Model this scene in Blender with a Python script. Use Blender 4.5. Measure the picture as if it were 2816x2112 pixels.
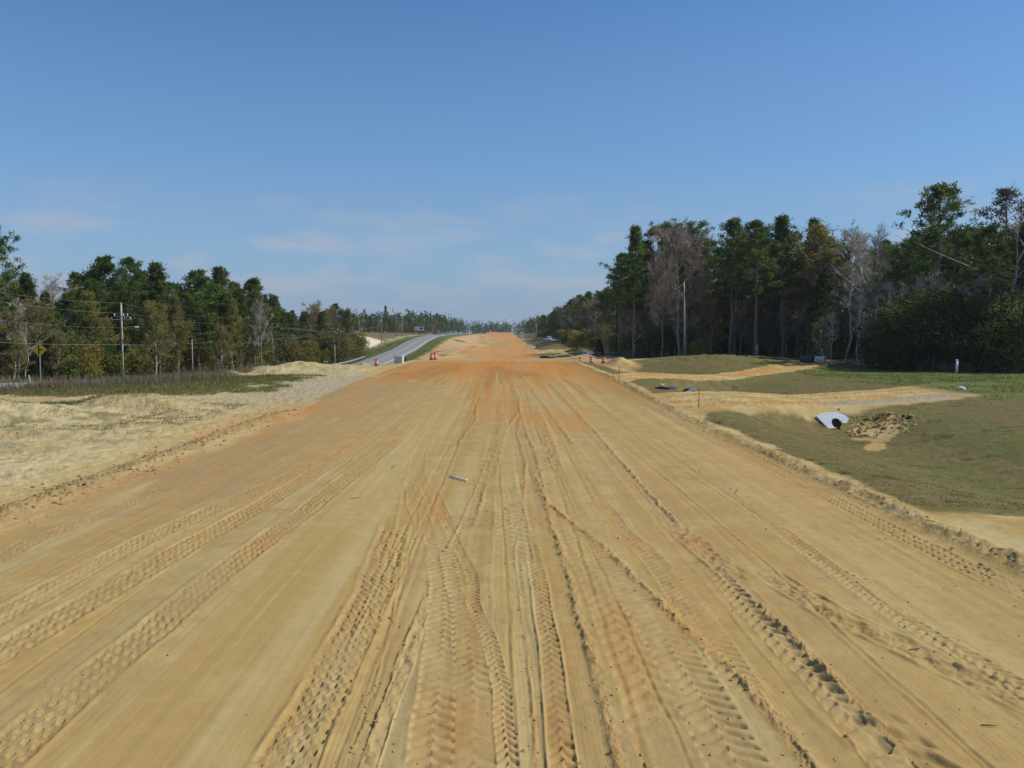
import bpy, math, random
import numpy as np
from mathutils import Vector, Matrix

# ------------------------------------------------------------------ camera, sky, sun
scene = bpy.context.scene
for o in list(bpy.data.objects):
    bpy.data.objects.remove(o)
COL = scene.collection
CAM_Z = 4.0
cam_d = bpy.data.cameras.new('camera')
cam_d.sensor_width = 36.0
cam_d.lens = 36.0 * 2279.0 / 2816.0
cam_d.clip_start = 0.1
cam_d.clip_end = 20000.0
cam = bpy.data.objects.new('camera', cam_d)
cam.location = (0, 0, CAM_Z)
cam.rotation_euler = (math.radians(90 - 3.42), 0, math.radians(-0.7))
COL.objects.link(cam)
scene.camera = cam

SUN_EL = math.radians(46)
SUN_AZ = math.radians(1)          # measured from +X towards +Y
sun_dir = Vector((math.cos(SUN_EL) * math.cos(SUN_AZ), math.cos(SUN_EL) * math.sin(SUN_AZ), math.sin(SUN_EL)))
sun_d = bpy.data.lights.new('sun', 'SUN')
sun_d.energy = 4.0
sun_d.angle = math.radians(0.53)
sun_d.color = (1.0, 0.955, 0.87)
sun = bpy.data.objects.new('sun', sun_d)
sun.rotation_euler = sun_dir.to_track_quat('Z', 'Y').to_euler()
sun.location = sun_dir * 200
COL.objects.link(sun)

world = bpy.data.worlds.new('World')
scene.world = world
world.use_nodes = True
wn = world.node_tree.nodes
wl = world.node_tree.links
wn.clear()
w_out = wn.new('ShaderNodeOutputWorld')
w_bg = wn.new('ShaderNodeBackground')
w_bg.inputs['Strength'].default_value = 0.14
w_sky = wn.new('ShaderNodeTexSky')
w_sky.sky_type = 'NISHITA'
w_sky.sun_disc = False
w_sky.sun_elevation = SUN_EL
w_sky.sun_rotation = math.radians(90) - SUN_AZ
w_sky.altitude = 0
w_sky.air_density = 1.0
w_sky.dust_density = 0.3
w_sky.ozone_density = 6.0
# faint broken cloud low in the sky, all round the horizon
w_tc = wn.new('ShaderNodeTexCoord')
w_sep = wn.new('ShaderNodeSeparateXYZ')
wl.new(w_tc.outputs['Generated'], w_sep.inputs[0])
w_map = wn.new('ShaderNodeMapping')
w_map.inputs['Scale'].default_value = (2.6, 2.6, 9.0)
w_map.inputs['Location'].default_value = (1.3, 0.35, 0.2)
wl.new(w_tc.outputs['Generated'], w_map.inputs[0])
w_noi = wn.new('ShaderNodeTexNoise')
w_noi.inputs['Scale'].default_value = 3.4
w_noi.inputs['Detail'].default_value = 7
w_noi.inputs['Roughness'].default_value = 0.55
wl.new(w_map.outputs[0], w_noi.inputs['Vector'])
w_r1 = wn.new('ShaderNodeMapRange')
w_r1.inputs[1].default_value = 0.47
w_r1.inputs[2].default_value = 0.70
wl.new(w_noi.outputs['Fac'], w_r1.inputs[0])
w_band = wn.new('ShaderNodeValToRGB')
w_band.color_ramp.elements[0].position = 0.0
w_band.color_ramp.elements[0].color = (.55, .55, .55, 1)
w_band.color_ramp.elements[1].position = 0.175
w_band.color_ramp.elements[1].color = (0, 0, 0, 1)
e = w_band.color_ramp.elements.new(0.095)
e.color = (1, 1, 1, 1)
wl.new(w_sep.outputs['Z'], w_band.inputs[0])
w_mul = wn.new('ShaderNodeMath')
w_mul.operation = 'MULTIPLY'
wl.new(w_r1.outputs[0], w_mul.inputs[0])
wl.new(w_band.outputs[0], w_mul.inputs[1])
w_mul2 = wn.new('ShaderNodeMath')
w_mul2.operation = 'MULTIPLY'
w_mul2.inputs[1].default_value = 1.0
wl.new(w_mul.outputs[0], w_mul2.inputs[0])
w_mix = wn.new('ShaderNodeMix')
w_mix.data_type = 'RGBA'
w_mix.inputs['B'].default_value = (2.9, 3.3, 4.05, 1)
wl.new(w_mul2.outputs[0], w_mix.inputs['Factor'])
# deep clear blue above, the same pale haze colour all round the horizon
w_tint = wn.new('ShaderNodeMix')
w_tint.data_type = 'RGBA'
w_tint.blend_type = 'MULTIPLY'
w_tint.inputs['Factor'].default_value = 1.0
w_tint.inputs['B'].default_value = (.53, .755, .875, 1)
wl.new(w_sky.outputs[0], w_tint.inputs['A'])
w_hr = wn.new('ShaderNodeValToRGB')
w_hr.color_ramp.interpolation = 'EASE'
w_hr.color_ramp.elements[0].position = 0.0
w_hr.color_ramp.elements[0].color = (.95, .95, .95, 1)
w_hr.color_ramp.elements[1].position = 0.42
w_hr.color_ramp.elements[1].color = (0, 0, 0, 1)
for p_, v_ in ((.118, .5), (.22, .22)):
    e = w_hr.color_ramp.elements.new(p_)
    e.color = (v_, v_, v_, 1)
wl.new(w_sep.outputs['Z'], w_hr.inputs[0])
w_hm = wn.new('ShaderNodeMix')
w_hm.data_type = 'RGBA'
w_hm.inputs['B'].default_value = (2.0, 2.65, 3.7, 1)
wl.new(w_hr.outputs[0], w_hm.inputs['Factor'])
wl.new(w_tint.outputs['Result'], w_hm.inputs['A'])
wl.new(w_hm.outputs['Result'], w_mix.inputs['A'])
wl.new(w_mix.outputs['Result'], w_bg.inputs['Color'])
wl.new(w_bg.outputs[0], w_out.inputs[0])

scene.view_settings.view_transform = 'Standard'
scene.view_settings.look = 'None'
scene.view_settings.gamma = 1.0
scene.view_settings.exposure = 0.0
scene.view_settings.use_curve_mapping = False
scene.render.engine = 'CYCLES'
scene.cycles.max_bounces = 6
scene.cycles.transparent_max_bounces = 8
scene.cycles.use_denoising = True

# ------------------------------------------------------------------ helpers
def put(o, label=None, cat=None, group=None, kind=None):
    if label: o['label'] = label
    if cat: o['category'] = cat
    if group: o['group'] = group
    if kind: o['kind'] = kind
    return o

def empty(name, loc, rz=0.0, **kw):
    o = bpy.data.objects.new(name, None)
    o.location = loc
    o.rotation_euler = (0, 0, rz)
    o.empty_display_size = 0.3
    COL.objects.link(o)
    return put(o, **kw)

def mesh_np(name, V, F, smooth=True, colors=None):
    """V (n,3), F (m,k) arrays -> mesh"""
    me = bpy.data.meshes.new(name)
    V = np.ascontiguousarray(V, dtype=np.float32)
    F = np.ascontiguousarray(F, dtype=np.int32)
    k = F.shape[1]
    me.vertices.add(len(V))
    me.vertices.foreach_set('co', V.ravel())
    me.loops.add(F.size)
    me.loops.foreach_set('vertex_index', F.ravel())
    me.polygons.add(len(F))
    me.polygons.foreach_set('loop_start', np.arange(0, F.size, k, dtype=np.int32))
    me.polygons.foreach_set('use_smooth', np.full(len(F), smooth, dtype=bool))
    if colors is not None:
        a = me.color_attributes.new('col', 'FLOAT_COLOR', 'POINT')
        c = np.ones((len(V), 4), dtype=np.float32)
        c[:, :3] = colors
        a.data.foreach_set('color', c.ravel())
    me.update(calc_edges=True)
    me.validate()
    return me

def obj(name, me, mat=None, parent=None, loc=None, **kw):
    o = bpy.data.objects.new(name, me)
    if mat is not None and not me.materials:
        me.materials.append(mat)
    if parent is not None:
        o.parent = parent
    if loc is not None:
        o.location = loc
    COL.objects.link(o)
    return put(o, **kw)

class MB:
    """collects simple solids into one mesh (quads and triangles kept as quads/ngons lists)"""
    def __init__(self):
        self.v = []
        self.f = []
    def box(self, c, s, rz=0.0, bevel=0.0, rx=0.0):
        n = len(self.v)
        R = Matrix.Rotation(rz, 3, 'Z') @ Matrix.Rotation(rx, 3, 'X')
        for sx in (-1, 1):
            for sy in (-1, 1):
                for sz in (-1, 1):
                    p = R @ Vector((sx * s[0] / 2, sy * s[1] / 2, sz * s[2] / 2))
                    self.v.append((c[0] + p.x, c[1] + p.y, c[2] + p.z))
        for q in ((0, 1, 3, 2), (4, 6, 7, 5), (0, 4, 5, 1), (2, 3, 7, 6), (0, 2, 6, 4), (1, 5, 7, 3)):
            self.f.append([n + i for i in q])
        return self
    def tube(self, pts, rad, sides=8, cap=True):
        pts = [Vector(p) for p in pts]
        if not hasattr(rad, '__len__'):
            rad = [rad] * len(pts)
        n0 = len(self.v)
        prev = None
        for i, p in enumerate(pts):
            if i == 0: d = pts[1] - pts[0]
            elif i == len(pts) - 1: d = pts[-1] - pts[-2]
            else: d = pts[i + 1] - pts[i - 1]
            d.normalize()
            if prev is None:
                a = Vector((0, 0, 1)).cross(d)
                if a.length < 1e-3: a = Vector((1, 0, 0))
            else:
                a = prev - d * prev.dot(d)
            a.normalize()
            prev = a
            b = d.cross(a)
            for k in range(sides):
                t = 2 * math.pi * k / sides
                q = p + (a * math.cos(t) + b * math.sin(t)) * rad[i]
                self.v.append(q[:])
        for i in range(len(pts) - 1):
            for k in range(sides):
                k2 = (k + 1) % sides
                self.f.append([n0 + i * sides + k, n0 + i * sides + k2, n0 + (i + 1) * sides + k2, n0 + (i + 1) * sides + k])
        if cap:
            self.f.append([n0 + k for k in range(sides)][::-1])
            m = n0 + (len(pts) - 1) * sides
            self.f.append([m + k for k in range(sides)])
        return self
    def lathe(self, prof, c=(0, 0, 0), sides=20):
        n0 = len(self.v)
        for r, z in prof:
            for k in range(sides):
                t = 2 * math.pi * k / sides
                self.v.append((c[0] + r * math.cos(t), c[1] + r * math.sin(t), c[2] + z))
        for i in range(len(prof) - 1):
            for k in range(sides):
                k2 = (k + 1) % sides
                self.f.append([n0 + i * sides + k, n0 + i * sides + k2, n0 + (i + 1) * sides + k2, n0 + (i + 1) * sides + k])
        self.f.append([n0 + k for k in range(sides)][::-1])
        m = n0 + (len(prof) - 1) * sides
        self.f.append([m + k for k in range(sides)])
        return self
    def poly(self, pts, y0, y1, frame=None):
        """prism: outline pts (x,z) extruded along y from y0 to y1"""
        n = len(self.v)
        k = len(pts)
        for x, z in pts: self.v.append((x, y0, z))
        for x, z in pts: self.v.append((x, y1, z))
        self.f.append([n + i for i in range(k)])
        self.f.append([n + k + i for i in range(k)][::-1])
        for i in range(k):
            j = (i + 1) % k
            self.f.append([n + j, n + i, n + k + i, n + k + j])
        return self
    def build(self, name, mat, parent=None, smooth=False, bevel=0.0, loc=None, **kw):
        me = bpy.data.meshes.new(name)
        me.from_pydata([tuple(v) for v in self.v], [], self.f)
        if smooth:
            me.polygons.foreach_set('use_smooth', [True] * len(me.polygons))
        me.update()
        o = obj(name, me, mat, parent, loc, **kw)
        if bevel > 0:
            m = o.modifiers.new('bevel', 'BEVEL')
            m.width = bevel
            m.segments = 2
            m.limit_method = 'ANGLE'
        return o

def copy_tree(o, parent=None):
    c = o.copy()
    COL.objects.link(c)
    if parent is not None:
        c.parent = parent
    for ch in o.children:
        copy_tree(ch, c)
    return c

# ------------------------------------------------------------------ materials
def nodes_of(m):
    m.use_nodes = True
    nt = m.node_tree
    b = nt.nodes['Principled BSDF']
    return nt, nt.nodes, nt.links, b

MATS = {}
def mat(name, color, rough=0.8, metal=0.0, var=0.25, scale=6.0, bump=0.0, bscale=40.0, spec=0.3, rand=0.0):
    """plain procedural surface: base colour broken up by noise, optional fine relief"""
    if name in MATS: return MATS[name]
    m = bpy.data.materials.new(name)
    nt, N, L, b = nodes_of(m)
    tc = N.new('ShaderNodeTexCoord')
    no = N.new('ShaderNodeTexNoise')
    no.inputs['Scale'].default_value = scale
    no.inputs['Detail'].default_value = 5
    L.new(tc.outputs['Object'], no.inputs['Vector'])
    mr = N.new('ShaderNodeMapRange')
    mr.inputs[1].default_value = 0.25
    mr.inputs[2].default_value = 0.75
    mr.inputs[3].default_value = 1 - var
    mr.inputs[4].default_value = 1 + var
    L.new(no.outputs['Fac'], mr.inputs[0])
    hs = N.new('ShaderNodeVectorMath')
    hs.operation = 'SCALE'
    hs.inputs[0].default_value = color
    L.new(mr.outputs[0], hs.inputs['Scale'])
    src = hs.outputs[0]
    if rand > 0:
        oi = N.new('ShaderNodeObjectInfo')
        r2 = N.new('ShaderNodeMapRange')
        r2.inputs[3].default_value = 1 - rand
        r2.inputs[4].default_value = 1 + rand
        L.new(oi.outputs['Random'], r2.inputs[0])
        h2 = N.new('ShaderNodeVectorMath')
        h2.operation = 'SCALE'
        L.new(src, h2.inputs[0])
        L.new(r2.outputs[0], h2.inputs['Scale'])
        src = h2.outputs[0]
    L.new(src, b.inputs['Base Color'])
    b.inputs['Roughness'].default_value = rough
    b.inputs['Metallic'].default_value = metal
    b.inputs['Specular IOR Level'].default_value = spec
    if bump > 0:
        n2 = N.new('ShaderNodeTexNoise')
        n2.inputs['Scale'].default_value = bscale
        n2.inputs['Detail'].default_value = 4
        L.new(tc.outputs['Object'], n2.inputs['Vector'])
        bp = N.new('ShaderNodeBump')
        bp.inputs['Strength'].default_value = bump
        bp.inputs['Distance'].default_value = 0.02
        L.new(n2.outputs['Fac'], bp.inputs['Height'])
        L.new(bp.outputs[0], b.inputs['Normal'])
    MATS[name] = m
    return m

def leaf_mat(name, c1, c2, transl=0.3, rand=0.22, scale=1.2, rough=0.6):
    """foliage: two tones in clumps, each plant a little different, light passes through"""
    if name in MATS: return MATS[name]
    m = bpy.data.materials.new(name)
    nt, N, L, b = nodes_of(m)
    out = N['Material Output']
    tc = N.new('ShaderNodeTexCoord')
    no = N.new('ShaderNodeTexNoise')
    no.inputs['Scale'].default_value = scale
    no.inputs['Detail'].default_value = 3
    L.new(tc.outputs['Object'], no.inputs['Vector'])
    mr = N.new('ShaderNodeMapRange')
    mr.inputs[1].default_value = 0.42
    mr.inputs[2].default_value = 0.6
    L.new(no.outputs['Fac'], mr.inputs[0])
    mx = N.new('ShaderNodeMix')
    mx.data_type = 'RGBA'
    mx.inputs['A'].default_value = (*c1, 1)
    mx.inputs['B'].default_value = (*c2, 1)
    L.new(mr.outputs[0], mx.inputs['Factor'])
    oi = N.new('ShaderNodeObjectInfo')
    r2 = N.new('ShaderNodeMapRange')
    r2.inputs[3].default_value = 1 - rand
    r2.inputs[4].default_value = 1 + rand
    L.new(oi.outputs['Random'], r2.inputs[0])
    h2 = N.new('ShaderNodeVectorMath')
    h2.operation = 'SCALE'
    L.new(mx.outputs['Result'], h2.inputs[0])
    L.new(r2.outputs[0], h2.inputs['Scale'])
    L.new(h2.outputs[0], b.inputs['Base Color'])
    b.inputs['Roughness'].default_value = rough
    b.inputs['Specular IOR Level'].default_value = 0.25
    if transl > 0:
        tr = N.new('ShaderNodeBsdfTranslucent')
        L.new(h2.outputs[0], tr.inputs['Color'])
        ms = N.new('ShaderNodeMixShader')
        ms.inputs[0].default_value = transl
        L.new(b.outputs[0], ms.inputs[1])
        L.new(tr.outputs[0], ms.inputs[2])
        L.new(ms.outputs[0], out.inputs['Surface'])
    MATS[name] = m
    return m

def ground_mat(name, grain=60.0, bump=0.35, var=0.16, rough=0.95):
    """earth: colour laid down per point (soil, sand, clay, turf) with grain and fine relief added here"""
    m = bpy.data.materials.new(name)
    nt, N, L, b = nodes_of(m)
    at = N.new('ShaderNodeAttribute')
    at.attribute_name = 'col'
    tc = N.new('ShaderNodeTexCoord')
    n1 = N.new('ShaderNodeTexNoise')
    n1.inputs['Scale'].default_value = grain
    n1.inputs['Detail'].default_value = 3
    L.new(tc.outputs['Object'], n1.inputs['Vector'])
    n2 = N.new('ShaderNodeTexNoise')
    n2.inputs['Scale'].default_value = 3.1
    n2.inputs['Detail'].default_value = 6
    n2.inputs['Roughness'].default_value = 0.65
    L.new(tc.outputs['Object'], n2.inputs['Vector'])
    ad = N.new('ShaderNodeMath')
    ad.operation = 'ADD'
    L.new(n1.outputs['Fac'], ad.inputs[0])
    L.new(n2.outputs['Fac'], ad.inputs[1])
    mr = N.new('ShaderNodeMapRange')
    mr.inputs[1].default_value = 0.6
    mr.inputs[2].default_value = 1.4
    mr.inputs[3].default_value = 1 - var
    mr.inputs[4].default_value = 1 + var
    L.new(ad.outputs[0], mr.inputs[0])
    sc = N.new('ShaderNodeVectorMath')
    sc.operation = 'SCALE'
    L.new(at.outputs['Color'], sc.inputs[0])
    L.new(mr.outputs[0], sc.inputs['Scale'])
    L.new(sc.outputs[0], b.inputs['Base Color'])
    b.inputs['Roughness'].default_value = rough
    b.inputs['Specular IOR Level'].default_value = 0.12
    bp = N.new('ShaderNodeBump')
    bp.inputs['Strength'].default_value = bump
    bp.inputs['Distance'].default_value = 0.02
    L.new(n1.outputs['Fac'], bp.inputs['Height'])
    L.new(bp.outputs[0], b.inputs['Normal'])
    return m

# ------------------------------------------------------------------ noise
def _hash(ix, iy, seed):
    h = ix.astype(np.uint32) * np.uint32(374761393) + iy.astype(np.uint32) * np.uint32(668265263) + np.uint32((seed * 2246822519) & 0xffffffff)
    h = (h ^ (h >> np.uint32(13))) * np.uint32(1274126177)
    h = h ^ (h >> np.uint32(16))
    return h.astype(np.float32) * np.float32(1 / 4294967296.0)

def vnoise(x, y, seed=0):
    x = np.asarray(x, dtype=np.float64) + 5000.3
    y = np.asarray(y, dtype=np.float64) + 5000.7
    ix = np.floor(x)
    iy = np.floor(y)
    fx = (x - ix).astype(np.float32)
    fy = (y - iy).astype(np.float32)
    ix = ix.astype(np.int64)
    iy = iy.astype(np.int64)
    ux = fx * fx * (3 - 2 * fx)
    uy = fy * fy * (3 - 2 * fy)
    a = _hash(ix, iy, seed)
    b = _hash(ix + 1, iy, seed)
    c = _hash(ix, iy + 1, seed)
    d = _hash(ix + 1, iy + 1, seed)
    return (a + (b - a) * ux) * (1 - uy) + (c + (d - c) * ux) * uy

def fbm(x, y, octv=4, seed=0, gain=0.5):
    s = 0
    a = 1.0
    t = 0
    for i in range(octv):
        s = s + a * vnoise(x * 2 ** i, y * 2 ** i, seed + 17 * i)
        t += a
        a *= gain
    return s / t          # 0..1

def sstep(a, b, x):
    t = np.clip((x - a) / (b - a), 0, 1)
    return t * t * (3 - 2 * t)

def table(pairs, blur):
    xs = np.arange(-120, 5200, 1.0)
    p = np.array(pairs, dtype=float)
    y = np.interp(xs, p[:, 0], p[:, 1])
    k = np.hanning(2 * blur + 1)
    k /= k.sum()
    yp = np.pad(y, blur, mode='edge')
    y = np.convolve(yp, k, mode='valid')
    return lambda q: np.interp(q, xs, y)
# ------------------------------------------------------------------ the lie of the land (X to the right, Y ahead, metres)
XL, XR = -11.05, 8.65                     # edges of the graded dirt road
Zroad = table([(-120, 0), (0, 0), (35, 0), (48, .16), (62, .46), (95, .62), (110, .5), (143, -.08), (200, -.45), (250, -.4),
               (330, .3), (450, 1.6), (573, 3.1), (640, 4.3), (700, 4.75), (760, 4.6), (1000, 3), (2000, 0), (5000, 0)], 9)
Zhigh = table([(-120, 1), (0, .6), (66, 0), (110, -1.6), (150, -2.9), (172, -3.2), (200, -3.0), (221, -2.4), (269, -.8), (307, 1.3),
               (353, 3.0), (400, 3.7), (500, 4.15), (700, 4.8), (760, 4.7), (1000, 3), (2000, 0), (5000, 0)], 14)
Xhigh = table([(-120, -44), (0, -42), (66, -40.5), (110, -36.5), (172, -32.2), (200, -31.5), (353, -31.5), (450, -31), (600, -29),
               (760, -28), (1500, -28), (5000, -28)], 14)
Zright = table([(-120, 0), (10, 0), (22, -.3), (50, -.6), (100, -.55), (150, -.3), (200, -.5), (250, 0), (400, 1.2), (600, 3.8),
                (700, 4.6), (1000, 3), (2000, 0), (5000, 0)], 9)
Rise = table([(-120, .3), (200, .3), (255, 2.2), (300, 3.2), (350, 2.0), (420, 1), (900, 1), (5000, 0)], 12)
HW = 4.1                                   # half width of the paved highway

def drive1(X): return 46.5 + (X - 9.5) * 0.76
def drive2(X): return 66.5 + (X - 9.0) * 1.42

MOUNDS = [  # x, y, rx, ry, height: spoil banks, sand heaps
    (-27, 37.5, 4.5, 2.2, .75), (-22.5, 39.5, 3.5, 2.0, .6), (-19.5, 43.5, 2.6, 1.8, .75), (-31, 38, 5, 2.5, .6),
    (-15.5, 28.5, 1.2, .5, .16), (-18, 33, 2.5, 1.0, .2),
    (-20.5, 83, 4.2, 2.4, 1.0), (-17.2, 87, 3.0, 2.4, .5), (-24.5, 88, 4.2, 2.2, 1.0), (-28, 76, 2.3, 1.2, .75), (-24.6, 76, 1.6, 1.0, .45),
    (-15.8, 80, 2.6, 1.4, .35), (-28.5, 95, 3, 2, 1.1), (-22.5, 79.5, 2.2, 1.2, .5),
    (-19.8, 119, 1.0, 1.2, .8), (-16.5, 132, 1.6, 4, .5), (-16.5, 150, 2, 5, .5), (-17, 172, 2.5, 8, .6),
    (29, 122, 10, 13, 1.0), (40, 128, 12, 12, .8), (16.8, 117, 1.7, 2.2, 1.3),
    (12.5, 132, 1.6, 2.5, .6), (14.5, 146, 2.2, 3, .7), (12, 158, 1.5, 3, .6), (16, 170, 3, 4, .9), (13, 190, 2, 4, .7), (18, 205, 3, 4, .8),
    (-4, 692, 9, 7, 1.1), (4, 690, 5, 6, .7), (-11, 694, 5, 6, .8),
    (14, 235, 4, 9, 1.4), (15, 275, 5, 12, 1.6), (16, 370, 5, 25, 1.4),
]

def height(X, Y):
    X = np.asarray(X, dtype=np.float64)
    Y = np.asarray(Y, dtype=np.float64)
    zr, zh, xh = Zroad(Y), Zhigh(Y), Xhigh(Y)
    # left of the dirt road: shoulder falls away to the highway
    e = xh + HW + 2.0
    t = np.clip((XL - 1.5 - X) / np.maximum(XL - 1.5 - e, 1), 0, 1)
    z = zr + (zh - .07 - zr) * (t ** np.interp(Y, [60, 95, 130, 400], [1.7, .72, .70, 1.0])) * (1 - (1 - sstep(0, 1, t + .15)) * (1 - sstep(75, 95, Y)))
    # beyond the highway
    t2 = sstep(0, 22, xh - HW - 3 - X)
    z = np.where(X < xh - HW, zh - .07 + t2 * Rise(Y) - .25 * sstep(0, 3, xh - HW - X) * (1 - t2), z)
    # right of the road
    zR = Zright(Y)
    s = sstep(XR + .8, 24, X)
    zz = zr + (zR - zr) * s
    sw = np.exp(-((X - 17.5) / 5.2) ** 2)
    swd = 1.15 * sstep(15, 26, Y) * (1 - sstep(105, 125, Y))
    d1 = np.abs(Y - drive1(X)) / 1.25
    d2 = np.abs(Y - drive2(X)) / 1.7
    k1 = 1 - sstep(3.6, 6.2, d1)
    k2 = 1 - sstep(2.6, 5.5, d2)
    zz = zz - swd * sw * (1 - np.maximum(k1, k2)) * sstep(XR + 1.2, XR + 5, X)
    zz = zz + .12 * np.maximum(k1, k2) * sstep(XR + 1, XR + 5, X)
    # excavated pocket beyond the second driveway
    pk = np.exp(-((X - 14) / 4.5) ** 2 - ((Y - 122) / 13) ** 2)
    zz = zz - .3 * pk
    zz = np.where((X > 10.5) & (Y > 225) & (Y < 430), zz + .6 * sstep(12, 18, X), zz)
    z = np.where(X > XR, zz, z)
    # heaps
    for (mx, my, rx, ry, h) in MOUNDS:
        q = ((X - mx) / rx) ** 2 + ((Y - my) / ry) ** 2
        sel = q < 7
        if np.any(sel):
            xs, ys = X[sel] if X.ndim else X, Y[sel] if Y.ndim else Y
            qq = q[sel] if X.ndim else q
            rough = .75 + .5 * fbm(xs * .9, ys * .9, 3, 5) if h > .3 and my < 300 else 1.0
            add = h * np.exp(-qq) * rough
            if X.ndim:
                z[sel] = z[sel] + add
            else:
                z = z + add
    # gentle swells everywhere but under the pavement
    off = sstep(HW + 1, HW + 6, np.abs(X - xh)) * np.where((X > XL) & (X < XR), .15, 1.0)
    z = z + off * .22 * (fbm(X * .12, Y * .12, 3, 3) - .5) * sstep(12, 40, np.abs(Y))
    return z

def zat(x, y):
    return float(height(np.array([float(x)]), np.array([float(y)]))[0])

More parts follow.
